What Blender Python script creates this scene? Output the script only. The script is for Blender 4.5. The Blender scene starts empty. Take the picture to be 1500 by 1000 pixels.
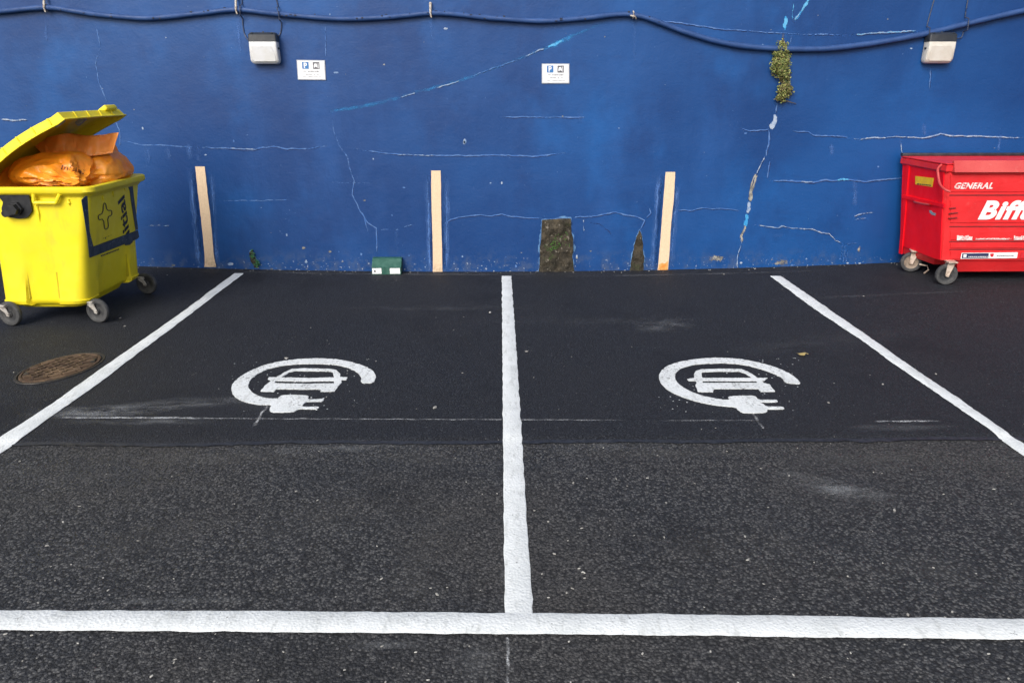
import bpy, bmesh, math, random
from mathutils import Vector, Matrix, noise
from mathutils.geometry import tessellate_polygon
random.seed(7)
S = bpy.context.scene
R = math.radians
PI = math.pi

# ------------------------------------------------------------------ camera
FPX, VPX, VPY, HC = 1130.0, 733.0, 131.0, 2.0
PITCH = math.atan((500 - VPY) / FPX)
YAW = math.atan((750 - VPX) / FPX * math.cos(PITCH))
cd = bpy.data.cameras.new("camera")
cam = bpy.data.objects.new("camera", cd)
S.collection.objects.link(cam)
cam.location = (0, 0, HC)
cam.rotation_euler = (R(90) - PITCH, 0, -YAW)
cd.sensor_width = 36
cd.lens = FPX / 1500 * 36
cd.clip_end = 500
S.camera = cam

# ------------------------------------------------------------------ light
SUN_EL, SUN_AZ = 37.0, 203.0
w = bpy.data.worlds.new("World")
S.world = w
w.use_nodes = True
nt = w.node_tree
nt.nodes.clear()
sky = nt.nodes.new("ShaderNodeTexSky")
sky.sky_type = 'NISHITA'
sky.sun_disc = False
sky.sun_elevation = R(SUN_EL)
sky.sun_rotation = R(SUN_AZ)
sky.dust_density = 4
sky.air_density = 1
hs = nt.nodes.new("ShaderNodeHueSaturation")
hs.inputs["Saturation"].default_value = 0.45
bg = nt.nodes.new("ShaderNodeBackground")
bg.inputs[1].default_value = 0.15
wo = nt.nodes.new("ShaderNodeOutputWorld")
nt.links.new(sky.outputs[0], hs.inputs["Color"])
nt.links.new(hs.outputs[0], bg.inputs[0])
nt.links.new(bg.outputs[0], wo.inputs[0])
sl = bpy.data.lights.new("sun", 'SUN')
sl.energy = 1.55
sl.angle = R(30)
sl.color = (1, 0.96, 0.9)
so = bpy.data.objects.new("sun", sl)
S.collection.objects.link(so)
az = R(SUN_AZ)
sd = Vector((math.sin(az) * math.cos(R(SUN_EL)), math.cos(az) * math.cos(R(SUN_EL)), math.sin(R(SUN_EL))))
so.rotation_euler = sd.to_track_quat('Z', 'Y').to_euler()
so.location = (0, -5, 12)
S.view_settings.view_transform = 'Standard'
S.view_settings.look = 'None'
S.view_settings.exposure = 0.40
S.view_settings.gamma = 1

# ------------------------------------------------------------------ measuring (photo pixel -> point on a real surface)
_Q = Matrix.Rotation(-YAW, 3, 'Z') @ Matrix.Rotation(R(90) - PITCH, 3, 'X')
EYE = Vector((0, 0, HC))
def ray(px, py):
    return _Q @ Vector(((px - 750) / FPX, -(py - 500) / FPX, -1))
def on_plane(px, py, p0, n):
    d = ray(px, py); n = Vector(n)
    return EYE + d * ((Vector(p0) - EYE).dot(n) / d.dot(n))
def at_y(px, py, Y):
    return on_plane(px, py, (0, Y, 0), (0, 1, 0))
def sstep(a, b, x):
    t = max(0, min(1, (x - a) / (b - a)))
    return t * t * (3 - 2 * t)
WALL = 8.66
SEAM0 = 0
def gz(x, y):
    y = min(y, WALL)
    return 0.08 * min((x / 4.2) ** 2, 1.35) * sstep(4.5, WALL, y)
def seam_y(x):
    return SEAM + 0.03 * noise.noise(Vector((x * 1.3, 3.1, 0))) + 0.012 * noise.noise(Vector((x * 9, 1, 0)))
RISE = 0.014
SEAM = 5.0
def top_z(x, y):
    return gz(x, y) + RISE * sstep(-0.06, 0.02, y - seam_y(x))
def on_ground(px, py, up=0.0, f=top_z):
    z = 0
    for i in range(14):
        p = on_plane(px, py, (0, 0, z + up), (0, 0, 1))
        z = 0.5 * z + 0.5 * f(p.x, p.y)
    return p
SEAM = on_plane(760, 643, (0, 0, 0), (0, 0, 1)).y
def on_wall(px, py, off=0.0):
    return at_y(px, py, WALL - off)

# ------------------------------------------------------------------ mesh helpers
BASE = {}
class MB:
    def __init__(s):
        s.v, s.f, s.m, s.fade, s.smooth = [], [], [], {}, []
    def add(s, vs, fs, mi=0, smooth=False):
        b = len(s.v)
        s.v += [Vector(v) for v in vs]
        for f in fs:
            s.f.append([b + i for i in f]); s.m.append(mi); s.smooth.append(smooth)
        return b
    def box(s, c, d, rot=None, bev=0.0, seg=2, mi=0, taper=None):
        bm = bmesh.new()
        bmesh.ops.create_cube(bm, size=1)
        for v in bm.verts:
            v.co = Vector((v.co.x * d[0], v.co.y * d[1], v.co.z * d[2]))
            if taper and v.co.z < 0:
                v.co.x *= taper; v.co.y *= taper
        if bev:
            bmesh.ops.bevel(bm, geom=bm.edges[:], offset=bev, segments=seg, profile=0.5, affect='EDGES')
        s.bm(bm, Matrix.Translation(Vector(c)) @ (rot.to_4x4() if rot else Matrix.Identity(4)), mi, bool(bev))
    def bm(s, bm, mtx=Matrix.Identity(4), mi=0, smooth=False):
        bm.verts.index_update()
        s.add([mtx @ v.co for v in bm.verts], [[v.index for v in f.verts] for f in bm.faces], mi, smooth)
        bm.free()
    def tube(s, pts, r, n=10, mi=0, caps=True):
        pts = [Vector(p) for p in pts]
        rings = []
        up = Vector((0, 0, 1))
        for i, p in enumerate(pts):
            t = (pts[min(i + 1, len(pts) - 1)] - pts[max(i - 1, 0)]).normalized()
            a = t.cross(up)
            if a.length < 1e-3: a = t.cross(Vector((0, 1, 0)))
            a.normalize(); b = a.cross(t).normalized()
            rr = r[i] if isinstance(r, (list, tuple)) else r
            rings.append([p + (a * math.cos(2 * PI * k / n) + b * math.sin(2 * PI * k / n)) * rr for k in range(n)])
        s.loft(rings, mi, caps, True)
    def loft(s, rings, mi=0, caps=True, smooth=False):
        n = len(rings[0])
        vs = [v for r in rings for v in r]
        fs = []
        for i in range(len(rings) - 1):
            for k in range(n):
                fs.append([i * n + k, i * n + (k + 1) % n, (i + 1) * n + (k + 1) % n, (i + 1) * n + k])
        if caps:
            fs.append(list(range(n))[::-1])
            fs.append([(len(rings) - 1) * n + k for k in range(n)])
        s.add(vs, fs, mi, smooth)
    def cyl(s, a, b, r, n=20, mi=0, r2=None):
        s.tube([a, b], [r, r if r2 is None else r2], n, mi)
    def prism(s, poly, n, depth, mi=0, holes=()):
        """flat polygon(s) in space extruded by depth along n (front face at +depth)"""
        loops = [[Vector(p) for p in poly]] + [[Vector(p) for p in h] for h in holes]
        n = Vector(n).normalized() * depth
        allv = [p for l in loops for p in l]
        tris = tessellate_polygon(loops)
        k = len(allv)
        fs = []
        for t in tris:
            a, b, c = (allv[i] for i in t)
            t = list(t)
            if (b - a).cross(c - a).dot(n) < 0: t = t[::-1]
            fs.append([i + k for i in t])
        st = 0
        for l in loops:
            m = len(l)
            for i in range(m):
                j = (i + 1) % m
                fs.append([st + i, st + j, st + j + k, st + i + k])
            st += m
        s.add(allv + [p + n for p in allv], fs, mi)
    def build_each(s, name, mats, parent):
        """every connected piece becomes a part of its own"""
        up = list(range(len(s.v)))
        def root(i):
            while up[i] != i: up[i] = up[up[i]]; i = up[i]
            return i
        for f in s.f:
            for j in f[1:]: up[root(j)] = root(f[0])
        groups = {}
        for k, f in enumerate(s.f): groups.setdefault(root(f[0]), []).append(k)
        out = []
        for ks in groups.values():
            m = MB(); mp = {}
            for k in ks:
                for i in s.f[k]:
                    if i not in mp: mp[i] = len(m.v); m.v.append(s.v[i])
                m.f.append([mp[i] for i in s.f[k]]); m.m.append(s.m[k]); m.smooth.append(s.smooth[k])
            out.append(m.build(name, mats, parent))
        return out
    def build(s, name, mats, parent=None, sub=None, recalc=True):
        me = bpy.data.meshes.new(name)
        off = BASE.get(parent.name, Vector()) if parent else Vector()
        me.from_pydata([v - off for v in s.v], [], s.f)
        if not isinstance(mats, (list, tuple)): mats = [mats]
        for m in mats: me.materials.append(m)
        me.polygons.foreach_set("material_index", s.m)
        me.polygons.foreach_set("use_smooth", s.smooth)
        if s.fade:
            a = me.attributes.new("fade", 'FLOAT', 'POINT')
            for i, x in s.fade.items(): a.data[i].value = x
        me.update()
        if recalc:
            bm = bmesh.new(); bm.from_mesh(me)
            bmesh.ops.recalc_face_normals(bm, faces=bm.faces[:])
            bm.to_mesh(me); bm.free()
        if any(s.smooth) and hasattr(me, "set_sharp_from_angle"):
            me.set_sharp_from_angle(angle=R(38))
        o = bpy.data.objects.new(name, me)
        S.collection.objects.link(o)
        if parent:
            o.parent = parent
            BASE[o.name] = off
        else:
            BASE[o.name] = Vector()
        return o
def tag(o, label, cat, group=None, kind=None):
    o['label'] = label
    if cat: o['category'] = cat
    if group: o['group'] = group
    if kind: o['kind'] = kind
    return o
def thing(name, loc, label, cat, group=None):
    o = bpy.data.objects.new(name, None)
    o.empty_display_size = 0.2
    S.collection.objects.link(o)
    o.location = loc
    BASE[o.name] = Vector(loc)
    return tag(o, label, cat, group)
def recenter(o):
    """move a one-mesh thing's origin to the middle of its base"""
    vs = o.data.vertices
    xs = [v.co.x for v in vs]; ys = [v.co.y for v in vs]; zs = [v.co.z for v in vs]
    c = Vector(((min(xs) + max(xs)) / 2, (min(ys) + max(ys)) / 2, min(zs)))
    o.data.transform(Matrix.Translation(-c))
    o.location = c
    BASE[o.name] = c
    return o
def rrect(cx, cy, sx, sy, r, z, n=6):
    out = []
    for qx, qy, a0 in ((1, 1, 0), (-1, 1, 90), (-1, -1, 180), (1, -1, 270)):
        for k in range(n + 1):
            a = R(a0 + 90 * k / n)
            out.append(Vector((cx + qx * (sx / 2 - r) + r * math.cos(a), cy + qy * (sy / 2 - r) + r * math.sin(a), z)))
    return out
def catmull(pts, n=6):
    pts = [Vector(p) for p in pts]
    out = []
    for i in range(len(pts) - 1):
        p0, p1, p2, p3 = pts[max(i - 1, 0)], pts[i], pts[i + 1], pts[min(i + 2, len(pts) - 1)]
        for k in range(n):
            t = k / n
            out.append(0.5 * (2 * p1 + (p2 - p0) * t + (2 * p0 - 5 * p1 + 4 * p2 - p3) * t * t + (3 * p1 - p0 - 3 * p2 + p3) * t ** 3))
    out.append(pts[-1])
    return out
def chaikin(pts, q=0.18):
    out = []
    for i in range(len(pts)):
        a, b = Vector(pts[i]), Vector(pts[(i + 1) % len(pts)])
        out += [a.lerp(b, q), a.lerp(b, 1 - q)]
    return out
def text2d(txt, size=1.0, shear=0.0, bold=0.0):
    """outlines of a word as flat triangles in x,y"""
    c = bpy.data.curves.new("lettering_curve", 'FONT')
    c.body = txt; c.size = size; c.shear = shear; c.offset = bold * size
    c.resolution_u = 4
    if bold > .03: c.space_character = 1.1
    o = bpy.data.objects.new("lettering_curve", c)
    S.collection.objects.link(o)
    dg = bpy.context.evaluated_depsgraph_get()
    me = bpy.data.meshes.new_from_object(o.evaluated_get(dg))
    vs = [v.co.copy() for v in me.vertices]
    fs = [list(p.vertices) for p in me.polygons]
    bpy.data.objects.remove(o); bpy.data.curves.remove(c); bpy.data.meshes.remove(me)
    return vs, fs
def put_text(mb, txt, o, ux, uy, width=None, height=None, shear=0.0, bold=0.0, mi=0):
    """word with its lower-left corner at o, running along ux, upright along uy, stretched to width x height metres"""
    vs, fs = text2d(txt, 1.0, shear, bold)
    x0 = min(v.x for v in vs); x1 = max(v.x for v in vs); y0 = min(v.y for v in vs); y1 = max(v.y for v in vs)
    ux = Vector(ux).normalized(); uy = Vector(uy).normalized()
    kx = width / (x1 - x0); ky = height / (y1 - y0) if height else kx
    mb.add([Vector(o) + ux * ((v.x - x0) * kx) + uy * ((v.y - y0) * ky) for v in vs], fs, mi)

# ------------------------------------------------------------------ materials
class NT:
    def __init__(s, name):
        s.m = bpy.data.materials.new(name); s.m.use_nodes = True
        s.t = s.m.node_tree; s.t.nodes.clear()
        s.out = s.t.nodes.new("ShaderNodeOutputMaterial")
        s.p = s.t.nodes.new("ShaderNodeBsdfPrincipled")
        s.t.links.new(s.p.outputs[0], s.out.inputs[0])
        tc = s.t.nodes.new("ShaderNodeTexCoord"); s.co = tc.outputs["Object"]
    def n(s, typ, **kw):
        x = s.t.nodes.new(typ)
        for k, v in kw.items(): setattr(x, k, v)
        return x
    def set(s, sock, v):
        if hasattr(v, 'is_linked'): s.t.links.new(v, sock)
        else: sock.default_value = v
    def mapping(s, scale=(1, 1, 1), loc=(0, 0, 0), rot=(0, 0, 0), co=None):
        x = s.n("ShaderNodeMapping")
        x.inputs["Scale"].default_value = scale; x.inputs["Location"].default_value = loc; x.inputs["Rotation"].default_value = rot
        s.t.links.new(co or s.co, x.inputs[0]); return x.outputs[0]
    def noise(s, scale, detail=4, rough=0.55, co=None, dist=0.0):
        x = s.n("ShaderNodeTexNoise")
        x.inputs["Scale"].default_value = scale; x.inputs["Detail"].default_value = detail
        x.inputs["Roughness"].default_value = rough; x.inputs["Distortion"].default_value = dist
        s.t.links.new(co or s.co, x.inputs["Vector"]); return x.outputs[0]
    def voro(s, scale, co=None, feature='F1'):
        x = s.n("ShaderNodeTexVoronoi", feature=feature)
        x.inputs["Scale"].default_value = scale
        s.t.links.new(co or s.co, x.inputs["Vector"]); return x
    def rng(s, v, a, b, c=0.0, d=1.0, smooth=True):
        x = s.n("ShaderNodeMapRange")
        if smooth: x.interpolation_type = 'SMOOTHSTEP'
        s.set(x.inputs[0], v)
        for i, k in enumerate((a, b, c, d)): x.inputs[i + 1].default_value = k
        return x.outputs[0]
    def math(s, op, a, b=0.0):
        x = s.n("ShaderNodeMath", operation=op)
        s.set(x.inputs[0], a); s.set(x.inputs[1], b); return x.outputs[0]
    def mix(s, f, a, b, blend='MIX'):
        x = s.n("ShaderNodeMix", data_type='RGBA', blend_type=blend)
        s.set(x.inputs[0], f)
        for sock, v in ((x.inputs[6], a), (x.inputs[7], b)):
            if isinstance(v, tuple): v = (*v[:3], 1)
            s.set(sock, v)
        return x.outputs[2]
    def bump(s, h, strength=0.3, dist=0.01, normal=None):
        x = s.n("ShaderNodeBump")
        x.inputs["Strength"].default_value = strength; x.inputs["Distance"].default_value = dist
        s.t.links.new(h, x.inputs["Height"])
        if normal: s.t.links.new(normal, x.inputs["Normal"])
        s.t.links.new(x.outputs[0], s.p.inputs["Normal"]); return x.outputs[0]
    def fin(s, col, rough=0.5, metal=0.0, spec=0.5):
        if isinstance(col, tuple): col = (*col[:3], 1)
        s.set(s.p.inputs["Base Color"], col); s.set(s.p.inputs["Roughness"], rough)
        s.p.inputs["Metallic"].default_value = metal
        s.p.inputs["Specular IOR Level"].default_value = spec
        return s.m
    def alpha(s, a):
        s.set(s.p.inputs["Alpha"], a)

def simple(name, c, c2=None, scale=8, rough=0.5, metal=0.0, bump=0.0, bscale=60, spec=0.5, lo=0.4, hi=0.65):
    t = NT(name)
    col = c if c2 is None else t.mix(t.rng(t.noise(scale, 6, 0.62), lo, hi), c, c2)
    if bump: t.bump(t.noise(bscale, 4), bump, 0.004)
    return t.fin(col, t.rng(t.noise(scale * 2.3, 4), 0.3, 0.7, max(0, rough - 0.1), rough + 0.1), metal, spec)

def wall_paint():
    t = NT("blue_wall_paint")
    big = t.noise(0.45, 3, 0.5)
    streak = t.noise(1.4, 5, 0.6, t.mapping((1, 1, 0.28)))
    brush = t.noise(5, 6, 0.65, t.mapping((0.35, 1, 1.6)))
    fine = t.noise(45, 3)
    col = t.mix(t.rng(big, 0.38, 0.64), (0.0026, 0.036, 0.150), (0.0055, 0.060, 0.220))
    col = t.mix(t.rng(streak, 0.45, 0.78, 0, 0.55), col, (0.012, 0.074, 0.258))
    col = t.mix(t.rng(brush, 0.5, 0.85, 0, 0.6), col, (0.0032, 0.034, 0.142))
    stain = t.rng(t.noise(0.8, 6, 0.66, t.mapping((1, 1, 0.7), (8, 0, 3))), 0.50, 0.68, 0, 0.6)
    col = t.mix(stain, col, (0.0028, 0.028, 0.125))
    cy = t.rng(t.noise(0.7, 5, 0.62, t.mapping((1, 1, 0.8), (3.7, 0, 1.2))), 0.50, 0.72, 0, 0.75)
    col = t.mix(cy, col, (0.006, 0.086, 0.300))
    speck = t.math('MULTIPLY', t.rng(t.noise(55, 2, 0.5), 0.70, 0.76), t.rng(t.noise(2.2, 3), 0.5, 0.7))
    col = t.mix(speck, col, (0.18, 0.27, 0.47))
    # grime and bare specks where rain splashes the foot of the wall
    sep = t.n("ShaderNodeSeparateXYZ"); t.t.links.new(t.co, sep.inputs[0])
    foot = t.rng(sep.outputs[2], 0.04, 0.34, 1, 0)
    dirt = t.math('MULTIPLY', foot, t.rng(t.noise(7, 7, 0.7), 0.46, 0.62))
    col = t.mix(t.math('MULTIPLY', dirt, 0.55), col, (0.055, 0.085, 0.16))
    chips = t.math('MULTIPLY', t.rng(sep.outputs[2], 0.03, 0.24, 1, 0), t.rng(t.noise(32, 3, 0.6), 0.63, 0.67))
    col = t.mix(chips, col, (0.36, 0.40, 0.46))
    h = t.math('ADD', t.math('MULTIPLY', t.noise(4, 6, 0.6), 0.8), t.math('MULTIPLY', fine, 0.22))
    h = t.math('ADD', h, t.math('MULTIPLY', t.noise(1.3, 4), 1.6))
    t.bump(h, 0.3, 0.02)
    return t.fin(col, t.rng(fine, 0.3, 0.7, 0.38, 0.52), 0, 0.34)
def chip(name, c, c2, thr=0.45, rough=0.7):
    """paint loss along a line: ragged by noise, thinning out where 'fade' is low"""
    t = NT(name)
    at = t.n("ShaderNodeAttribute", attribute_name="fade").outputs["Fac"]
    nz = t.noise(26, 6, 0.7)
    a = t.rng(t.math('ADD', t.math('MULTIPLY', at, 0.55), nz), thr + 0.22, thr + 0.40)
    t.alpha(a)
    t.bump(nz, 0.4, 0.004)
    return t.fin(t.mix(t.rng(t.noise(14, 3), 0.4, 0.6), c, c2), rough, 0, 0.3)
def film(name, c, c2, amount, scale=(1, 1, 1), ns=9):
    """thin worn film (chalk, scuffs, overspray) that lies on a surface"""
    t = NT(name)
    at = t.n("ShaderNodeAttribute", attribute_name="fade").outputs["Fac"]
    nz = t.noise(ns, 7, 0.72, t.mapping(scale))
    gr = t.rng(t.noise(130, 2), 0.35, 0.65, 0.35, 1)
    a = t.math('MULTIPLY', t.math('MULTIPLY', t.math('MULTIPLY', at, t.rng(nz, 0.34, 0.68)), gr), amount)
    t.alpha(a)
    return t.fin(t.mix(nz, c, c2), 0.85, 0, 0.2)
def asphalt(name, dark, mid, light, brown, stone, chipf, bumpk, scale):
    t = NT(name)
    warp = t.noise(scale * 0.5, 2)
    v = t.voro(scale)
    v2 = t.voro(scale * 2.1)
    grain = t.noise(scale * 2.4, 3, 0.6)
    low = t.noise(0.55, 5, 0.6)
    low2 = t.noise(1.9, 6, 0.65, t.mapping((0.6, 1.2, 1), (4, 2, 0)))
    sepc = t.n("ShaderNodeSeparateColor"); t.t.links.new(v.outputs["Color"], sepc.inputs[0])
    col = t.mix(t.rng(grain, 0.3, 0.7), dark, mid)
    col = t.mix(t.rng(sepc.outputs[0], 0.45, 1.0, 0, stone), col, light)
    col = t.mix(t.rng(low, 0.38, 0.66, 0, 0.75), col, brown)
    col = t.mix(t.rng(low2, 0.5, 0.72, 0, 0.6), col, mid)
    oil = t.rng(t.noise(1.1, 6, 0.68, t.mapping((1, 0.8, 1), (9, 5, 0))), 0.52, 0.70, 0, 0.65)
    col = t.mix(oil, col, dark)
    big = t.voro(scale * 0.42, t.mapping((1, 1, 1), (3, 7, 0)))
    sb = t.n("ShaderNodeSeparateColor"); t.t.links.new(big.outputs["Color"], sb.inputs[0])
    bs = t.math('MULTIPLY', t.rng(sb.outputs[0], 0.80, 0.86), t.rng(big.outputs["Distance"], 0.22, 0.34, 0.75, 0))
    col = t.mix(bs, col, light)
    gaps = t.rng(v.outputs["Distance"], 0.38, 0.75, 0, 0.75)
    col = t.mix(gaps, col, tuple(x * 0.35 for x in dark))
    ch = t.math('MULTIPLY', t.rng(sepc.outputs[1], 1 - chipf, 1 - chipf * 0.5), t.rng(t.noise(1.1, 4), 0.38, 0.6))
    ch = t.math('MULTIPLY', ch, t.rng(v.outputs["Distance"], 0.25, 0.45, 1, 0))
    col = t.mix(ch, col, (0.20, 0.19, 0.18))
    h = t.math('ADD', t.math('MULTIPLY', v.outputs["Distance"], -1.0), t.math('MULTIPLY', v2.outputs["Distance"], -0.5))
    h = t.math('ADD', h, t.math('MULTIPLY', grain, 0.7))
    h = t.math('ADD', h, t.math('MULTIPLY', t.noise(3, 4), 1.5))
    t.bump(h, bumpk, 0.008)
    return t.fin(col, t.rng(grain, 0.3, 0.7, 0.62, 0.9), 0, 0.32)
def road_paint(name="white_road_paint", p0=0.60, p1=0.68):
    t = NT(name)
    pores = t.rng(t.noise(55, 5, 0.75), p0, p1)
    wear = t.rng(t.noise(2.6, 4), 0.36, 0.62)
    a = t.math('MULTIPLY', pores, wear)
    col = t.mix(t.rng(t.noise(4, 6, 0.7), 0.35, 0.7), (0.67, 0.70, 0.715), (0.56, 0.59, 0.60))
    col = t.mix(t.rng(t.noise(30, 4, 0.6, t.mapping((1, 0.3, 1))), 0.52, 0.70, 0, 0.6), col, (0.42, 0.44, 0.44))
    col = t.mix(a, col, (0.10, 0.10, 0.105))
    h = t.math('ADD', t.voro(80).outputs["Distance"], t.noise(30, 4))
    t.bump(h, 0.35, 0.006)
    return t.fin(col, 0.72, 0, 0.3)

M = {}
M['wall'] = wall_paint()
M['chip_white'] = chip("bare_plaster_white", (0.32, 0.38, 0.48), (0.15, 0.24, 0.42), 0.44)
M['chip_pale'] = chip("worn_pale_blue", (0.085, 0.17, 0.38), (0.04, 0.115, 0.33), 0.38)
M['chip_cyan'] = chip("worn_cyan_undercoat", (0.025, 0.23, 0.52), (0.10, 0.36, 0.60), 0.46)
M['chip_grey'] = chip("bare_crack_mortar", (0.30, 0.29, 0.26), (0.12, 0.12, 0.12), 0.36)
M['crack_dark'] = chip("dark_crack_and_shade", (0.008, 0.02, 0.08), (0.012, 0.03, 0.11), 0.50)  # dark crack lines and the painted shadow edges beside pale cracks
M['haze_blue'] = film("thin_blue_overspray", (0.10, 0.20, 0.47), (0.06, 0.15, 0.42), 0.95, (3, 1, 0.4), 6)
M['scrape'] = film('cyan_scrape', (0.05, 0.24, 0.52), (0.03, 0.17, 0.44), 0.95, (1, 1, 1), 10)
M['mask_blue'] = film('darker_blue_coat', (0.003, 0.026, 0.115), (0.003, 0.03, 0.13), 0.55, (3, 1, 0.4), 5)
M['old'] = asphalt("old_asphalt", (0.013, 0.0145, 0.0185), (0.036, 0.039, 0.046), (0.125, 0.126, 0.128), (0.063, 0.060, 0.058), 0.9, 0.035, 0.8, 84)
M['new'] = asphalt("new_asphalt", (0.007, 0.0085, 0.013), (0.016, 0.0185, 0.026), (0.044, 0.049, 0.060), (0.019, 0.0205, 0.026), 0.65, 0.010, 0.7, 96)
M['tar'] = simple("tar_joint", (0.012, 0.014, 0.020), (0.026, 0.029, 0.037), 26, 0.6, 0, 0.5, 60)
M['paint'] = road_paint()
M['paint_worn'] = road_paint("worn_symbol_paint", 0.53, 0.63)
M['chalk'] = film("chalk_dust", (0.50, 0.52, 0.54), (0.36, 0.38, 0.40), 0.7, (1, 2.2, 1), 5)
M['worn_grey'] = film('tyre_worn_grey', (0.16, 0.155, 0.145), (0.13, 0.13, 0.13), 0.9, (1, 1.6, 1), 3)
M['chalk_line'] = film("chalk_line", (0.62, 0.64, 0.66), (0.5, 0.52, 0.54), 1.0, (1, 1, 1), 12)
M['cream_flat'] = simple("cream_marker_paint", (0.74, 0.56, 0.38), (0.66, 0.48, 0.31), 30, 0.7, 0, 0.5, 90, lo=0.35, hi=0.7)
def cream():
    t = NT("worn_cream_paint")
    col = t.mix(t.rng(t.noise(60, 6, 0.7), 0.35, 0.75), (0.72, 0.545, 0.375), (0.60, 0.44, 0.29))
    col = t.mix(t.rng(t.noise(5, 6, 0.7, t.mapping((1, 1, 0.5))), 0.52, 0.72, 0, 0.45), col, (0.50, 0.37, 0.25))
    sep = t.n("ShaderNodeSeparateXYZ"); t.t.links.new(t.co, sep.inputs[0])
    foot = t.math('MULTIPLY', t.rng(sep.outputs[2], 0.0, 0.16, 1, 0), t.rng(t.noise(22, 5, 0.7), 0.40, 0.60))
    col = t.mix(t.math('MULTIPLY', foot, 0.6), col, (0.30, 0.22, 0.15))
    chipd = t.rng(t.noise(48, 4, 0.7, t.mapping((1, 1, 1), (4, 0, 0))), 0.71, 0.74)
    col = t.mix(chipd, col, (0.05, 0.09, 0.2))
    t.bump(t.noise(60, 5, 0.6), 0.5, 0.005)
    return t.fin(col, 0.72, 0, 0.3)
M['cream'] = cream()
M['orange_paint'] = simple("orange_paint_remnant", (0.62, 0.22, 0.03), (0.66, 0.36, 0.12), 18, 0.6)
M['cable'] = simple("painted_blue_cable", (0.011, 0.046, 0.160), (0.018, 0.062, 0.20), 5, 0.65, 0, 0.3, 40)
M['cable_spot'] = simple("bare_black_sheath", (0.008, 0.012, 0.03), None, 5, 0.5)
M['black_plastic'] = simple("black_plastic", (0.012, 0.013, 0.016), (0.022, 0.023, 0.026), 12, 0.42)
M['wire'] = simple("thin_grey_wire", (0.030, 0.040, 0.075), (0.05, 0.06, 0.1), 9, 0.5)
M['clip'] = simple("old_white_clip", (0.50, 0.47, 0.42), (0.26, 0.20, 0.16), 40, 0.6)
M['lamp_black'] = simple("lamp_housing", (0.016, 0.020, 0.028), (0.03, 0.034, 0.042), 14, 0.4)
M['lamp_white'] = simple("opal_diffuser", (0.66, 0.67, 0.69), (0.60, 0.60, 0.59), 6, 0.35)
M['lamp_cream'] = simple("yellowed_diffuser", (0.60, 0.58, 0.53), (0.54, 0.51, 0.45), 8, 0.38)
M['sign_white'] = simple("sign_white", (0.74, 0.75, 0.78), (0.66, 0.67, 0.70), 5, 0.35)
M['sign_edge'] = simple("sign_frame_grey", (0.36, 0.38, 0.42), None, 5, 0.4)
M['sign_blue'] = simple("sign_blue", (0.022, 0.12, 0.36), (0.04, 0.18, 0.42), 30, 0.4)
M['sign_grey'] = simple("sign_grey", (0.07, 0.07, 0.085), (0.13, 0.13, 0.15), 30, 0.4)
M['sign_print'] = simple("sign_print", (0.13, 0.14, 0.16), (0.30, 0.30, 0.31), 90, 0.5)
def bin_plastic(name, c, c2, c3, sub=0.0):
    t = NT(name)
    col = t.mix(t.rng(t.noise(3, 5, 0.6), 0.36, 0.68), c, c2)
    dirt = t.rng(t.noise(5, 8, 0.72, t.mapping((1, 1, 0.4))), 0.52, 0.78, 0, 0.75)
    col = t.mix(dirt, col, c3)
    scr = t.rng(t.noise(9, 5, 0.7, t.mapping((5, 5, 0.5), (0, 0, 0), (0.3, 0.5, 0.2))), 0.66, 0.74, 0, 0.5)
    col = t.mix(scr, col, tuple(min(1, x * 1.25 + 0.04) for x in c2))
    t.bump(t.noise(2.5, 5), 0.25, 0.02)
    return t.fin(col, t.rng(t.noise(12, 4), 0.3, 0.7, 0.36, 0.55), 0, 0.45)
M['yellow'] = bin_plastic("yellow_bin_plastic", (0.82, 0.68, 0.016), (0.77, 0.62, 0.016), (0.52, 0.42, 0.045))
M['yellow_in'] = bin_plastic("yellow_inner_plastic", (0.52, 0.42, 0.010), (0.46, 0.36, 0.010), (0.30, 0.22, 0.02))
M['yellow_grime'] = bin_plastic("weathered_yellow_rim", (0.78, 0.64, 0.018), (0.72, 0.57, 0.025), (0.50, 0.42, 0.07))
M['tyre'] = simple("grey_rubber", (0.035, 0.036, 0.038), (0.065, 0.065, 0.066), 14, 0.7, 0, 0.3, 60)
M['hub'] = simple("dark_wheel_hub", (0.018, 0.019, 0.022), (0.05, 0.05, 0.05), 14, 0.5)
M['hub_pale'] = simple("dusty_wheel_hub", (0.26, 0.20, 0.15), (0.14, 0.11, 0.09), 20, 0.6)
M['zinc'] = simple("zinc_castor_fork", (0.50, 0.48, 0.45), (0.34, 0.30, 0.26), 18, 0.42, 0.35)
M['cream_metal'] = simple("dirty_cream_castor_fork", (0.54, 0.45, 0.38), (0.34, 0.25, 0.19), 22, 0.55, 0.1)
M['navy'] = simple("navy_sticker_frame", (0.026, 0.044, 0.070), (0.045, 0.068, 0.10), 12, 0.42)
M['ink'] = simple("black_print", (0.010, 0.016, 0.028), None, 5, 0.5)
M['scuff'] = simple("pale_frame_scuffs", (0.22, 0.27, 0.33), None, 5, 0.6)
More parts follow.
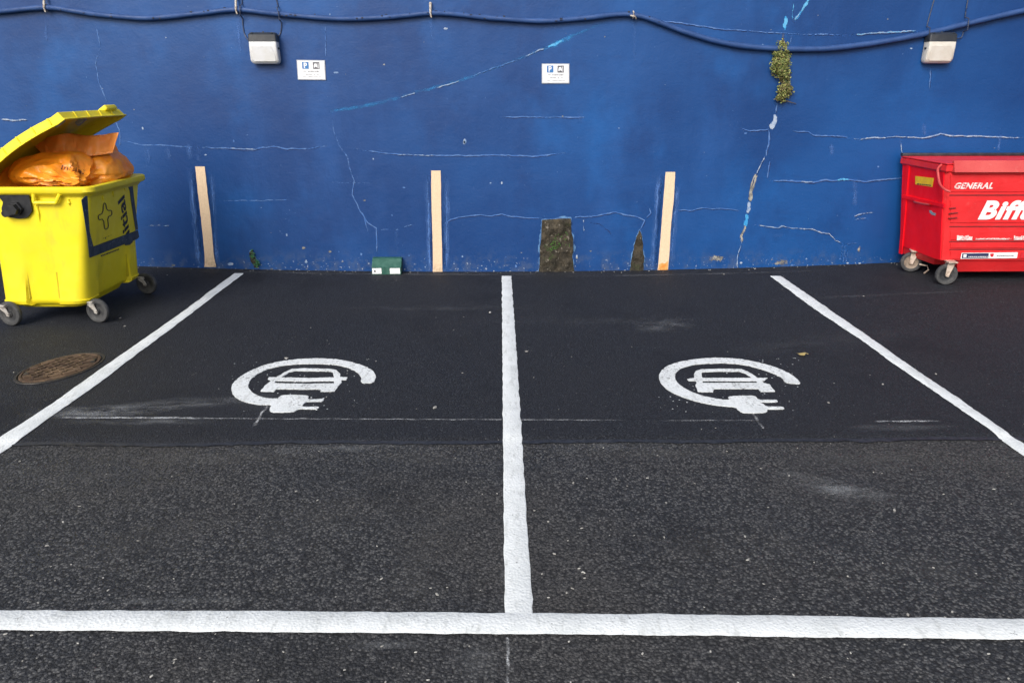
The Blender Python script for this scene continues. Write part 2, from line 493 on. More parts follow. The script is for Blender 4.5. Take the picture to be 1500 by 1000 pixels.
def bag_film(name, c, c2, c3):
    t = NT(name)
    folds = t.noise(3.2, 5, 0.6, t.mapping((1, 1, 2.2)), 1.2)
    col = t.mix(t.rng(folds, 0.3, 0.7), c, c2)
    col = t.mix(t.rng(t.noise(1.8, 3), 0.5, 0.75, 0, 0.6), col, c3)
    wr = t.n("ShaderNodeTexNoise"); wr.noise_type = 'RIDGED_MULTIFRACTAL'
    wr.inputs["Scale"].default_value = 4.2; wr.inputs["Detail"].default_value = 4
    t.t.links.new(t.mapping((1.2, 1.2, 2.6)), wr.inputs["Vector"])
    h = t.math('ADD', t.math('MULTIPLY', wr.outputs[0], 0.5), t.noise(18, 4))
    t.bump(h, 0.4, 0.022)
    m = t.fin(col, t.rng(folds, 0.3, 0.7, 0.28, 0.42), 0, 0.5)
    tr = t.n("ShaderNodeBsdfTranslucent"); t.set(tr.inputs[0], col)
    ms = t.n("ShaderNodeMixShader"); ms.inputs[0].default_value = 0.1
    t.t.links.new(t.p.outputs[0], ms.inputs[1]); t.t.links.new(tr.outputs[0], ms.inputs[2])
    t.t.links.new(ms.outputs[0], t.out.inputs[0])
    return m
M['bag'] = bag_film("orange_bag_film", (0.97, 0.28, 0.010), (0.96, 0.36, 0.025), (0.96, 0.43, 0.07))
M['bag_thin'] = bag_film("thin_orange_bag_film", (0.95, 0.29, 0.045), (0.93, 0.34, 0.08), (0.95, 0.41, 0.13))
M['bag_print'] = simple("dark_bag_print", (0.14, 0.035, 0.008), (0.35, 0.09, 0.01), 60, 0.5)
def red_paint(name, c, c2, c3, amt, spec=0.38):
    t = NT(name)
    col = t.mix(t.rng(t.noise(2.5, 5), 0.35, 0.68), c, c2)
    worn = t.rng(t.noise(7, 8, 0.75), 0.56, 0.78, 0, amt)
    col = t.mix(worn, col, c3)
    ch = t.rng(t.noise(20, 5, 0.7), 0.70, 0.74)
    col = t.mix(t.math('MULTIPLY', ch, amt), col, (0.62, 0.40, 0.36))
    t.bump(t.noise(4, 6, 0.6), 0.4, 0.03)
    return t.fin(col, t.rng(t.noise(11, 4), 0.3, 0.7, 0.40, 0.60), 0, spec)
M['red'] = red_paint("red_bin_paint", (0.66, 0.022, 0.026), (0.58, 0.018, 0.022), (0.60, 0.12, 0.11), 0.8)
M['red_side'] = red_paint("brightened_red_side_paint", (0.84, 0.008, 0.018), (0.76, 0.006, 0.016), (0.62, 0.012, 0.022), 0.3, 0.12)  # more saturated than the faded front, and lightened against the weak light there
M['red_worn'] = red_paint("worn_pink_red_paint", (0.50, 0.070, 0.065), (0.44, 0.040, 0.042), (0.50, 0.18, 0.15), 0.8)
M['bin_white'] = simple("white_vinyl", (0.78, 0.78, 0.79), (0.66, 0.62, 0.62), 25, 0.45, lo=0.5, hi=0.75)
M['worn_white'] = simple("worn_white_vinyl", (0.74, 0.66, 0.65), (0.60, 0.22, 0.22), 38, 0.5, lo=0.48, hi=0.62)
M['label_navy'] = simple("navy_label", (0.022, 0.028, 0.085), None, 5, 0.4)
M['label_red'] = simple("red_label_mark", (0.55, 0.02, 0.03), None, 5, 0.4)
M['label_yellow'] = simple("yellow_label", (0.86, 0.54, 0.006), (0.76, 0.44, 0.006), 20, 0.4)
M['groove'] = simple("groove_dark_red", (0.22, 0.008, 0.012), (0.15, 0.01, 0.012), 12, 0.6)  # darker red for the grooves and slots
M['dark_edge'] = simple("dark_lid_edge", (0.012, 0.013, 0.020), (0.03, 0.03, 0.038), 12, 0.45)
M['green_box'] = simple("green_box_plastic", (0.012, 0.075, 0.055), (0.030, 0.105, 0.080), 18, 0.5)
M['iron'] = None
def iron():
    t = NT("rusty_iron_cover")
    v = t.voro(17); 
    col = t.mix(t.rng(t.noise(6, 7, 0.7), 0.35, 0.65), (0.062, 0.040, 0.028), (0.130, 0.086, 0.056))
    col = t.mix(t.rng(t.noise(3, 5), 0.5, 0.72), col, (0.17, 0.115, 0.070))
    col = t.mix(t.rng(t.noise(60, 3), 0.55, 0.8, 0, 0.6), col, (0.035, 0.028, 0.024))
    t.bump(t.noise(24, 6, 0.7), 0.7, 0.01)
    return t.fin(col, 0.78, 0.15, 0.3)
M['iron'] = iron()
M['iron_dark'] = simple("dark_iron_rim", (0.022, 0.021, 0.021), (0.045, 0.038, 0.032), 16, 0.65, 0.2, 0.4)
def masonry():
    t = NT("bare_wet_masonry")
    v = t.voro(11, t.mapping((1, 1, 0.7)))
    col = t.mix(t.rng(t.noise(9, 8, 0.72), 0.32, 0.66), (0.020, 0.018, 0.014), (0.085, 0.070, 0.048))
    col = t.mix(t.rng(v.outputs["Distance"], 0.1, 0.6, 0, 0.5), col, (0.030, 0.027, 0.022))
    col = t.mix(t.rng(t.noise(22, 5), 0.62, 0.7, 0, 0.9), col, (0.20, 0.18, 0.15))
    col = t.mix(t.math('MULTIPLY', t.rng(t.noise(6, 6, 0.7, t.mapping((1, 1, 1), (2.2, 0, 5))), 0.56, 0.68), 0.5), col, (0.045, 0.060, 0.022))
    t.bump(t.noise(14, 8, 0.7), 1.0, 0.03)
    return t.fin(col, 0.85, 0, 0.25)
M['masonry'] = masonry()
M['halo'] = simple("pale_torn_paint_edge", (0.085, 0.20, 0.38), (0.02, 0.085, 0.25), 16, 0.6, lo=0.42, hi=0.6)
M['leaf_a'] = simple("small_green_leaf", (0.105, 0.140, 0.028), (0.065, 0.095, 0.020), 30, 0.55)
M['leaf_b'] = simple("yellow_green_leaf", (0.27, 0.28, 0.080), (0.18, 0.18, 0.05), 30, 0.55)
M['leaf_c'] = simple("olive_brown_leaf", (0.13, 0.105, 0.030), (0.10, 0.08, 0.025), 30, 0.6)
M['moss'] = simple("bright_green_moss", (0.030, 0.105, 0.012), (0.06, 0.12, 0.02), 40, 0.8)
M['weed'] = simple("dark_green_weed_leaf", (0.012, 0.085, 0.030), (0.02, 0.11, 0.03), 30, 0.55)
M['stem'] = simple("brown_stem", (0.10, 0.075, 0.045), None, 5, 0.7)
M['dry_leaf'] = simple("dry_leaf", (0.46, 0.36, 0.14), (0.36, 0.27, 0.10), 40, 0.6)
M['grit'] = simple("pale_grit", (0.42, 0.41, 0.38), (0.25, 0.24, 0.22), 10, 0.8)

# ------------------------------------------------------------------ ground
def axis(lo, hi, step, outer):
    a = [lo + step * i for i in range(int(round((hi - lo) / step)) + 1)]
    return sorted(set([-o for o in outer if -o < lo] + a + [o for o in outer if o > hi]))
def sheet(xs, ys, f):
    mb = MB()
    n = len(xs)
    mb.add([(x, y, f(x, y)) for y in ys for x in xs],
           [[j * n + i, j * n + i + 1, (j + 1) * n + i + 1, (j + 1) * n + i] for j in range(len(ys) - 1) for i in range(n - 1)], 0, True)
    return mb
gx = axis(-10, 10, 0.2, [12, 16, 25, 45, 80, 150])
gy = axis(-1, 9.2, 0.2, [3, 6, 12, 25, 45, 80, 150])
o = sheet(gx, gy, gz).build("ground", M['old'])
tag(o, 'worn dark grey asphalt of the car park in front of the bays', None, None, 'structure')
# newer asphalt laid over the strip along the wall, its front edge rolled down
mb = MB()
xs = axis(-12, 12, 0.05, [14, 17]) if False else [-14 + 0.06 * i for i in range(int(28 / 0.06) + 1)]
cols = []
fr = [(-0.085, -0.004)] + [(d_, RISE * sstep(-0.06, 0.02, d_) + .0008) for d_ in (-.06, -.04, -.02, 0, .02)] + [(0.06, RISE), (0.2, RISE)]
for x in xs:
    sy = seam_y(x); c = []
    for dy, dz in fr:
        y = sy + dy + (0.006 * noise.noise(Vector((x * 14, dy * 40, 2))) if dy < -.07 else 0)
        c.append((x, y, gz(x, y) + dz))
    y = sy + 0.2
    k = 18
    for i in range(1, k + 1):
        yy = y + (WALL + 0.05 - y) * i / k
        c.append((x, yy, gz(x, yy) + RISE))
    cols.append(c)
n = len(cols[0])
mb.add([p for c in cols for p in c], [[i * n + j, (i + 1) * n + j, (i + 1) * n + j + 1, i * n + j + 1] for i in range(len(cols) - 1) for j in range(n - 1)], 0, True)
# tar-black joint and chalky scuffs belong to the surface of the new asphalt
def strip(mb, pts, width, mi, up=None, fade_ends=True, jit=0.25, fadev=1.0, step=0.03, nrm=Vector((0, -1, 0))):
    """thin ragged band following pts (3D, on a surface with normal nrm); the 'fade' attribute dies towards ends and rims"""
    pts = [Vector(p) for p in pts]
    dense = []
    for a, b in zip(pts, pts[1:]):
        k = max(1, int((b - a).length / step))
        dense += [a.lerp(b, i / k) for i in range(k)]
    dense.append(pts[-1])
    n = len(dense)
    rows = []
    for i, p in enumerate(dense):
        t = (dense[min(i + 1, n - 1)] - dense[max(i - 1, 0)]).normalized()
        s = nrm.cross(t).normalized()
        p = p + s * ((min(width, 0.02) * 0.5 * noise.noise(p * 11) + 0.006 * noise.noise(p * 31)) if jit else 0)
        wv = width * (1 + jit * 2 * noise.noise(p * 17 + Vector((5, 5, 5))))
        rows.append((p - s * wv / 2, p, p + s * wv / 2))
    b = mb.add([q for r in rows for q in r], [[3 * i + j, 3 * i + j + 1, 3 * i + j + 4, 3 * i + j + 3] for i in range(n - 1) for j in range(2)], mi)
    for i in range(n):
        e = min(1, min(i, n - 1 - i) / max(1, 0.12 * n)) if fade_ends else 1
        for j, q in enumerate((0.25, 1, 0.25)):
            mb.fade[b + 3 * i + j] = e * q * fadev * (1 if not jit or nrm.z > .5 else max(.5, 0.85 + 0.8 * noise.noise(dense[i] * 2.6)))
def blob(mb, ctr, ux, uy, mi, f=1.0, n=5, m=20, place=None):
    """soft-edged elliptical worn film"""
    vs, fd = [Vector(ctr)], [f]
    for i in range(1, n + 1):
        for k in range(m):
            a = 2 * PI * k / m
            r = i / n * (1 + 0.25 * noise.noise(Vector((math.cos(a) * 1.5, math.sin(a) * 1.5, ctr[0]))))
            vs.append(Vector(ctr) + Vector(ux) * r * math.cos(a) + Vector(uy) * r * math.sin(a))
            fd.append(f * (1 - sstep(0, 1, i / n)))
    if place: vs = [place(v) for v in vs]
    fs = [[0, 1 + k, 1 + (k + 1) % m] for k in range(m)]
    for i in range(n - 1):
        for k in range(m):
            a = 1 + i * m; c = a + m
            fs.append([a + k, c + k, c + (k + 1) % m, a + (k + 1) % m])
    b = mb.add(vs, fs, mi)
    for i, q in enumerate(fd): mb.fade[b + i] = q
UP = Vector((0, 0, 1))
def gl(v): return Vector((v[0], v[1], top_z(v[0], v[1]) + 0.003))
def gp(px, py, up=0.004):
    p = on_ground(px, py); return Vector((p.x, p.y, p.z + up))
def gblob(px, py, dx, dy, f, ang=0, mi=2):
    c = gp(px, py)
    a = R(ang)
    blob(mb, c, Vector((math.cos(a), math.sin(a), 0)) * dx, Vector((-math.sin(a), math.cos(a), 0)) * dy, mi, f, place=gl)
strip(mb, [(x, seam_y(x) - 0.030, top_z(x, seam_y(x) - .03) + 0.0018) for x in [-9 + .05 * i for i in range(361)]], 0.075, 1, nrm=UP, fade_ends=False)
strip(mb, [gp(75 + (1380 - 75) * i / 40, 612.5 + 5 * i / 40) for i in range(0, 27)], 0.016, 3, nrm=UP, fadev=0.9)
strip(mb, [gp(86 + 20 * i, 612.5, 0.005) for i in range(0, 12)], 0.024, 3, nrm=UP, fadev=1.2)
strip(mb, [gp(960 + 12 * i, 616.5, 0.005) for i in range(0, 14)], 0.014, 3, nrm=UP, fadev=0.7)
strip(mb, [gp(1278 + 10 * i, 617.5, 0.005) for i in range(0, 11)], 0.022, 3, nrm=UP, fadev=1.3)
strip(mb, [gp(390, 595), gp(372, 624)], 0.022, 3, nrm=UP, fadev=1.0, fade_ends=False)
strip(mb, [gp(1102, 606), gp(1119, 628)], 0.022, 3, nrm=UP, fadev=1.0, fade_ends=False)
gblob(130, 604, 0.55, 0.12, 0.75)
gblob(220, 596, 0.6, 0.13, 0.55, 12)
gblob(320, 588, 0.45, 0.10, 0.35, 18)
gblob(215, 618, 0.6, 0.06, 0.45)
gblob(410, 588, 0.4, 0.2, 0.25)
gblob(610, 402, 3.2, 0.05, 0.35)
gblob(1010, 402, 2.2, 0.05, 0.35)
gblob(970, 478, 0.42, 0.22, 0.35, 25)
gblob(1320, 626, 0.5, 0.07, 0.22)
gblob(640, 452, 1.6, 0.12, 0.10)
gblob(880, 470, 1.4, 0.2, 0.08)
gblob(1200, 500, 1.2, 0.25, 0.08, 15)
gblob(1300, 432, 1.5, 0.05, 0.18, 3)
o = mb.build("asphalt_strip", [M['new'], M['tar'], M['chalk'], M['chalk_line']], recalc=False)
tag(o, 'newer black asphalt strip laid along the blue wall', None, None, 'structure')
# scuffs on the old asphalt
mb = MB()
strip(mb, [gp(743.5, 934), gp(743.5, 965), gp(743, 1030)], 0.012, 1, nrm=UP, fadev=1.3, fade_ends=False)
gblob(1235, 718, 0.30, 0.13, 0.65, -20, 0)
gblob(1180, 700, 0.25, 0.07, 0.3, -20, 0)
gblob(500, 658, 0.8, 0.10, 0.28, 3, 0)
gblob(900, 655, 0.5, 0.08, 0.22, 0, 0)
gblob(260, 880, 0.5, 0.03, 0.25, 0, 0)
gblob(560, 945, 0.25, 0.03, 0.3, 0, 0)
gblob(700, 970, 0.12, 0.1, 0.35, 0, 0)
for a_ in ((300, 672, .9, .16, .42, 4), (120, 690, .7, .2, .3, 0), (640, 668, .7, .12, .35, 0), (1000, 662, 1.0, .10, .32, 2), (1330, 672, .9, .16, .38, -3), (470, 760, .5, .25, .22, 20), (620, 820, .16, .45, .26, -8), (1090, 800, .5, .2, .2, 0), (200, 800, .5, .3, .2, 10), (1350, 840, .5, .2, .2, 0)):
    gblob(a_[0], a_[1], a_[2], a_[3], a_[4], a_[5], 2)
gblob(745, 850, 0.05, 0.5, 0.3, 0, 0)
o = mb.build("road_scuffs", [M['chalk'], M['chalk_line'], M['worn_grey']], recalc=False)
tag(o, 'pale chalky scuffs and a thin line worn into the old asphalt', None, None, 'structure')

# ------------------------------------------------------------------ wall
WX0, WX1, WH = -14.0, 14.0, 4.6
wall = thing("painted_wall", (0, WALL, 0), 'long rendered wall painted bright blue with cracks and chipped paint behind the bays', 'wall')
mb = MB()
nx, nz = 140, 24
vs, fs = [], []
for j in range(nz + 1):
    for i in range(nx + 1):
        vs.append((WX0 + (WX1 - WX0) * i / nx, WALL, -0.3 + (WH + 0.3) * j / nz))
for j in range(nz):
    for i in range(nx):
        a = j * (nx + 1) + i
        fs.append([a, a + 1, a + nx + 2, a + nx + 1])
mb.add(vs, fs, 0)
mb.add([(WX0, WALL, -0.3), (WX1, WALL, -0.3), (WX1, WALL + 0.35, -0.3), (WX0, WALL + 0.35, -0.3),
        (WX0, WALL, WH), (WX1, WALL, WH), (WX1, WALL + 0.35, WH), (WX0, WALL + 0.35, WH)],
       [[1, 2, 6, 5], [2, 3, 7, 6], [3, 0, 4, 7], [4, 5, 6, 7]], 0)
WHT, PAL, CYN, GRY, DRK, HAZ, SCR, MSK = 1, 2, 3, 4, 5, 6, 7, 8
lay = [0.0012]
def wl(pts, wpx, mi, f=1.0, ends=True, jit=0.3):
    if mi in (WHT, PAL) and wpx <= 3.4 and f >= .75:      # shadow edge painted as a dark line beside the lost paint, for depth
        lay[0] += 0.00002
        strip(mb, [on_wall(x + .7, y + 1.3, lay[0]) for x, y in pts], wpx * 0.0079 * .55, DRK, fade_ends=ends, fadev=f * 1.1, jit=jit)
    lay[0] += 0.00004
    strip(mb, [on_wall(x, y, lay[0]) for x, y in pts], wpx * 0.0079 * (1.0 if mi == HAZ or wpx > 3.5 else 0.66), mi, fade_ends=ends, fadev=f, jit=jit)
# long diagonal scratch
wl([(483, 164), (520, 158), (560, 150), (600, 138), (660, 122), (720, 102), (770, 82), (800, 70), (830, 56), (890, 32)], 4.0, SCR, 1.5)
wl([(483, 164), (520, 158), (570, 148)], 5.0, SCR, 1.3)
wl([(765, 84), (785, 76), (800, 70)], 3.0, WHT, 1.2)
wl([(795, 72), (815, 64), (840, 53)], 6, SCR, 1.8)
wl([(800, 70), (826, 59)], 3.6, CYN, 0.8)
wl([(585, 143), (610, 136)], 2.6, WHT, 0.9)
wl([(635, 130), (675, 118)], 2.2, WHT, 0.9)
wl([(690, 112), (765, 85)], 2.6, PAL, 1.1)
# upper hairline on the left of centre
wl([(175, 205), (205, 212), (240, 213), (290, 216)], 2.6, PAL, 0.7)
wl([(285, 216), (330, 217), (370, 220), (385, 216), (400, 214), (420, 218), (450, 217), (480, 214), (496, 216)], 3.0, PAL, 1.1)
wl([(325, 217), (382, 219)], 2.2, WHT, 0.8)
wl([(508, 215), (530, 220), (560, 224), (600, 227), (680, 228), (740, 227), (780, 229), (840, 223)], 2.8, PAL, 1.2)
wl([(575, 226), (640, 228)], 2.6, WHT, 1.0)
wl([(730, 172), (770, 171), (820, 172), (860, 172)], 2.6, PAL, 0.9)
# vertical hairlines
wl([(487, 165), (488, 190), (497, 213), (508, 228), (512, 245), (518, 265), (516, 285), (525, 305), (533, 318), (540, 345)], 2.4, PAL, 0.95)
wl([(528, 308), (538, 326), (551, 334), (552, 372)], 2.6, PAL, 0.85)
wl([(556, 336), (590, 336)], 2.2, PAL, 0.7)
wl([(580, 335), (581, 366)], 4, HAZ, 1.3)
wl([(588, 334), (606, 328)], 2.4, PAL, 0.9)
wl([(140, 35), (147, 70), (140, 92), (145, 120), (158, 154)], 2.2, PAL, 0.75)
wl([(163, 165), (175, 190), (176, 215)], 2.2, PAL, 0.8)
wl([(477, 35), (476, 48), (477, 56), (477, 85)], 2.2, PAL, 0.95)
wl([(0, 175), (18, 176), (42, 176)], 3.4, WHT, 1.0)
wl([(-40, 217), (0, 216), (20, 216)], 3.2, PAL, 0.9)
wl([(214, 330), (250, 331)], 3.2, WHT, 0.95)
wl([(320, 294), (380, 294), (430, 292)], 2.2, PAL, 0.55)
wl([(480, 267), (560, 269)], 1.8, PAL, 0.55)
# crack through the middle posts
wl([(645, 330), (660, 322), (672, 318), (700, 315), (720, 316), (735, 313), (745, 316), (770, 319), (800, 320)], 2.4, PAL, 1.15)
wl([(838, 318), (870, 317), (888, 313), (902, 311), (918, 315), (935, 318), (944, 323), (940, 332), (934, 340)], 2.4, PAL, 1.15)
wl([(945, 320), (953, 312), (951, 303)], 2.0, PAL, 0.9)
wl([(986, 308), (1000, 307), (1014, 308), (1030, 304), (1045, 306), (1060, 305), (1085, 309)], 2.2, PAL, 1.15)
wl([(860, 326), (878, 328), (893, 340), (898, 350)], 2.6, DRK, 1.0)
wl([(750, 365), (768, 345), (775, 338)], 2.2, DRK, 0.9)
wl([(855, 320), (856, 345)], 3, WHT, 0.7)
# the big crack
wl([(1187, -4), (1178, 10), (1170, 22), (1162, 32)], 4.2, CYN, 1.6)
wl([(1180, 6), (1168, 24), (1160, 33)], 2.4, WHT, 0.9)
wl([(1163, 2), (1161, 20), (1160, 32)], 2.4, CYN, 0.9)
wl([(1152, 22), (1150, 34), (1149, 46)], 6.5, CYN, 1.7)
wl([(1149, 44), (1146, 60)], 2.2, PAL, 1.0)
wl([(1160, 50), (1157, 66)], 2.2, PAL, 0.8)
wl([(1139, 150), (1136, 166)], 2.4, PAL, 1.0)
wl([(1136, 167), (1135, 178), (1128, 189)], 6, WHT, 1.8)
wl([(1132, 182), (1128, 189)], 7.5, WHT, 1.6)
wl([(1127, 190), (1126, 212), (1121, 230)], 3.2, PAL, 1.2)
wl([(1122, 226), (1114, 242), (1108, 256)], 2.6, WHT, 0.9)
wl([(1108, 254), (1103, 270), (1100, 282), (1098, 296)], 5.0, GRY, 1.5)
wl([(1106, 258), (1101, 276)], 2.4, DRK, 1.2)
wl([(1098, 294), (1095, 314)], 4.6, WHT, 1.3)
wl([(1095, 312), (1092, 334)], 6.0, CYN, 1.6)
wl([(1093, 330), (1086, 346), (1087, 356)], 4.2, GRY, 1.3)
wl([(1086, 344), (1086, 358), (1080, 376), (1081, 398)], 2.8, WHT, 1.1)
wl([(1128, 235), (1126, 248), (1123, 262)], 2.6, PAL, 1.2)
# hairlines right of the big crack
wl([(1085, 187), (1098, 192), (1110, 191), (1128, 189)], 2.0, PAL, 0.9)
wl([(1159, 191), (1172, 193), (1184, 193), (1192, 198), (1204, 199), (1235, 200), (1245, 202)], 2.2, PAL, 1.0)
wl([(1240, 201), (1260, 204), (1275, 202), (1330, 200), (1355, 203), (1370, 199), (1378, 196), (1392, 199), (1430, 199), (1520, 203)], 3.0, WHT, 0.95)
wl([(1125, 264), (1160, 265), (1178, 266), (1190, 268), (1205, 264), (1225, 264), (1240, 263), (1265, 266), (1290, 263), (1330, 260)], 2.8, PAL, 1.2)
wl([(1172, 266), (1192, 267)], 2.6, WHT, 0.9)
wl([(1225, 263), (1246, 263)], 5, CYN, 0.7)
wl([(1100, 329), (1120, 331), (1140, 334), (1145, 331), (1160, 334), (1190, 336), (1203, 341), (1215, 342), (1224, 352), (1232, 356), (1245, 357)], 2.6, WHT, 1.15)
wl([(1240, 357), (1258, 356)], 2.2, PAL, 0.9)
for dx, ln in ((1234, 384), (1238, 388), (1242, 386)): wl([(dx, 357), (dx - 3, ln)], 2.2, PAL, 0.75)
wl([(1249, 317), (1265, 313), (1284, 311)], 3.0, WHT, 0.8)
wl([(1249, 322), (1272, 319)], 2.6, WHT, 0.8)
wl([(1318, 195), (1319, 212)], 4, HAZ, 1.5)
wl([(1320, 208), (1322, 226)], 2.4, WHT, 0.85)
wl([(1364, 98), (1361, 132)], 2.6, PAL, 0.75)
wl([(1466, 196), (1462, 222)], 3, HAZ, 1.5)
# long faint run above the cable on the right
wl([(930, 27), (990, 33), (1050, 42), (1110, 47), (1180, 51), (1250, 51)], 2.6, PAL, 0.85)
wl([(1248, 51), (1280, 49), (1315, 47), (1345, 45)], 3.4, WHT, 1.05)
wl([(1245, 51), (1350, 45)], 3.0, CYN, 0.6)
# overspray beside the marker stripes and run marks below the clips
for x0, y0, x1, y1 in ((279, 246, 292, 390), (309, 252, 318, 390), (626, 256, 630, 398), (654, 256, 654, 398), (966, 256, 955, 398), (992, 270, 982, 398)):
    wl([(x0, y0), ((x0 + x1) / 2, (y0 + y1) / 2), (x1, y1)], 9, HAZ, 1.6, jit=.1)
    dm = 4.5 if x0 in (279, 626, 966) else -4.5
    wl([(x0 + dm, y0 - 2), ((x0 + x1) / 2 + dm, (y0 + y1) / 2), (x1 + dm, y1)], 8, MSK, 1.8, jit=.1)
    wl([(x0, y0), ((x0 + x1) / 2, (y0 + y1) / 2), (x1, y1)], 1.6, PAL, 0.65)
for x0, x1, ln in ((67, 68, 60), (349, 351, 85), (631, 633, 62), (928, 930, 90), (455, 457, 40), (765, 766, 30)):
    wl([(x0, 24), ((x0 + x1) / 2, (24 + ln) / 2), (x1, ln)], 4, HAZ, 1.2)
for x, y, ln in ((215, 215, 26), (245, 213, 20), (277, 210, 24), (291, 212, 26), (1252, 262, 40), (1218, 210, 18), (850, 160, 20), (1353, 180, 20)):
    wl([(x, y), (x + 0.5, y + ln / 2), (x, y + ln)], 7, HAZ, 1.0)
# scattered chips
for i in range(230):
    x = random.uniform(-150, 1700)
    low = random.random() < 0.62
    y = 397 - abs(random.gauss(0, 14)) if low else random.uniform(10, 380)
    r = (0.004 + 0.016 * random.random() ** 3) * (1.0 if low else 0.7)
    c = on_wall(x, y, 0.0024)
    if c.z < 0: continue
    k = random.randint(5, 8); a0 = random.random() * 6
    st = random.uniform(0.6, 2.2)
    b = mb.add([c + Vector((math.cos(a0 + 2 * PI * j / k) * r * st * random.uniform(.6, 1.2), 0, math.sin(a0 + 2 * PI * j / k) * r * random.uniform(.6, 1.2))) for j in range(k)], [list(range(k))], random.choice((WHT, WHT, PAL, PAL, GRY)))
    for j in range(k): mb.fade[b + j] = 1.3 if low else 0.9
for x, y, r in ((681, 207, 0.022), (680, 209, 0.016), (735, 268, 0.012), (845, 375, 0.012), (420, 344, 0.012), (209, 188, 0.012)):
    c = on_wall(x, y, 0.0026)
    b = mb.add([c + Vector((math.cos(j) * r * 0.8, 0, math.sin(j) * r * 1.3)) for j in (0, .9, 1.8, 2.8, 3.6, 4.4, 5.4)], [list(range(7))], WHT)
    for j in range(7): mb.fade[b + j] = 1.6
for x, y, dx, dz in ((1050, 378, 0.14, 0.05), (1145, 384, 0.14, 0.05), (455, 352, 0.05, 0.03), (445, 363, 0.04, 0.02), (1258, 365, 0.03, 0.05), (1140, 345, 0.08, 0.03)):
    blob(mb, on_wall(x, y, 0.0028), (dx, 0, 0), (0, 0, dz), GRY if y > 360 else HAZ, 0.55)
mb.build("render_face", [M['wall'], M['chip_white'], M['chip_pale'], M['chip_cyan'], M['chip_grey'], M['crack_dark'], M['haze_blue'], M['scrape'], M['mask_blue']], wall, recalc=False)

def patch(name, poly, label, rim=0.017):
    """paint fallen off: rough bare masonry with a torn pale rim, thick as the coat that is left"""
    pts = []
    for (x0, y0), (x1, y1) in zip(poly, poly[1:] + poly[:1]):
        k = max(2, int(math.hypot(x1 - x0, y1 - y0) / 2.5))
        for i in range(k):
            t = i / k
            x = x0 + (x1 - x0) * t; y = y0 + (y1 - y0) * t
            x += 1.6 * noise.noise(Vector((x * .15, y * .15, 1))) + 0.8 * noise.noise(Vector((x * .6, y * .6, 4)))
            pts.append(on_wall(x, y, 0.0032))
    # fill the outline with a fine grid so the stone can be rough
    xs = [p.x for p in pts]; zs = [p.z for p in pts]
    mbp = MB(); mbp.prism(pts, (0, -1, 0), 0.004)
    bm = bmesh.new()
    vs = [bm.verts.new(p) for p in pts]
    bm.faces.new(vs)
    bmesh.ops.triangulate(bm, faces=bm.faces[:])
    for q in range(5):
        es = [e for e in bm.edges if e.calc_length() > 0.03]
        if not es: break
        bmesh.ops.subdivide_edges(bm, edges=es, cuts=1)
        bmesh.ops.triangulate(bm, faces=bm.faces[:])
    for v in bm.verts:
        if not v.is_boundary:
            v.co.y -= 0.006 + 0.034 * max(0, noise.fractal(v.co * 9, 1, 2, 4) + 0.35)
    m2 = MB(); m2.bm(bm, smooth=True)
    o = m2.build(name, M['masonry'], wall)
    o['label'] = label
    mr = MB()
    c = sum(pts, Vector()) / len(pts)
    outer = []
    for p in pts:
        d = (p - c); d.normalize()
        outer.append(p + d * rim * max(.15, 0.9 + 1.5 * noise.noise(p * 9) + .8 * noise.noise(p * 30)) + Vector((0, 0.0006, 0)))
    k = len(pts)
    mr.add([p + Vector((0, -0.0004, 0)) for p in pts] + outer, [[i, (i + 1) % k, k + (i + 1) % k, k + i] for i in range(k)])
    mr.build("torn_paint_edge", M['halo'], o, recalc=False)
    return o
patch("bare_patch", [(789, 402), (791, 375), (792, 350), (795, 322), (810, 321), (822, 320), (836, 320), (838, 345), (839, 375), (841, 402)], 'square patch of bare brown masonry with green moss at the wall foot')
patch("bare_patch", [(921, 402), (926, 375), (931, 350), (937, 337), (940, 342), (942, 365), (943, 402)], 'narrow pointed patch of bare dark masonry at the wall foot')
patch("bare_patch", [(366, 368), (371, 366), (372, 376), (378, 382), (380, 387), (374, 393), (368, 384)], 'small green-stained chip low on the wall', .007)

# moss on the big bare patch
mb = MB()
for i in range(95):
    x = random.gauss(811, 4.0); y = random.gauss(361, 7)
    if random.random() < 0.25: x = random.gauss(822, 6); y = random.gauss(350, 7)
    c = on_wall(min(max(x, 797), 834), y, 0.028 + random.random() * 0.012)
    a = random.random() * PI; r = random.uniform(0.004, 0.011)
    u = Vector((math.cos(a), random.uniform(-.5, .5), math.sin(a))) * r; v = Vector((-math.sin(a), random.uniform(-.5, .5), math.cos(a))) * r * .7
    mb.add([c - u, c - v, c + u, c + v], [[0, 1, 2, 3]])
tag(recenter(mb.build("moss_tuft", M['moss'], recalc=False)), 'bright green moss growing on the square bare patch of the wall', 'moss')

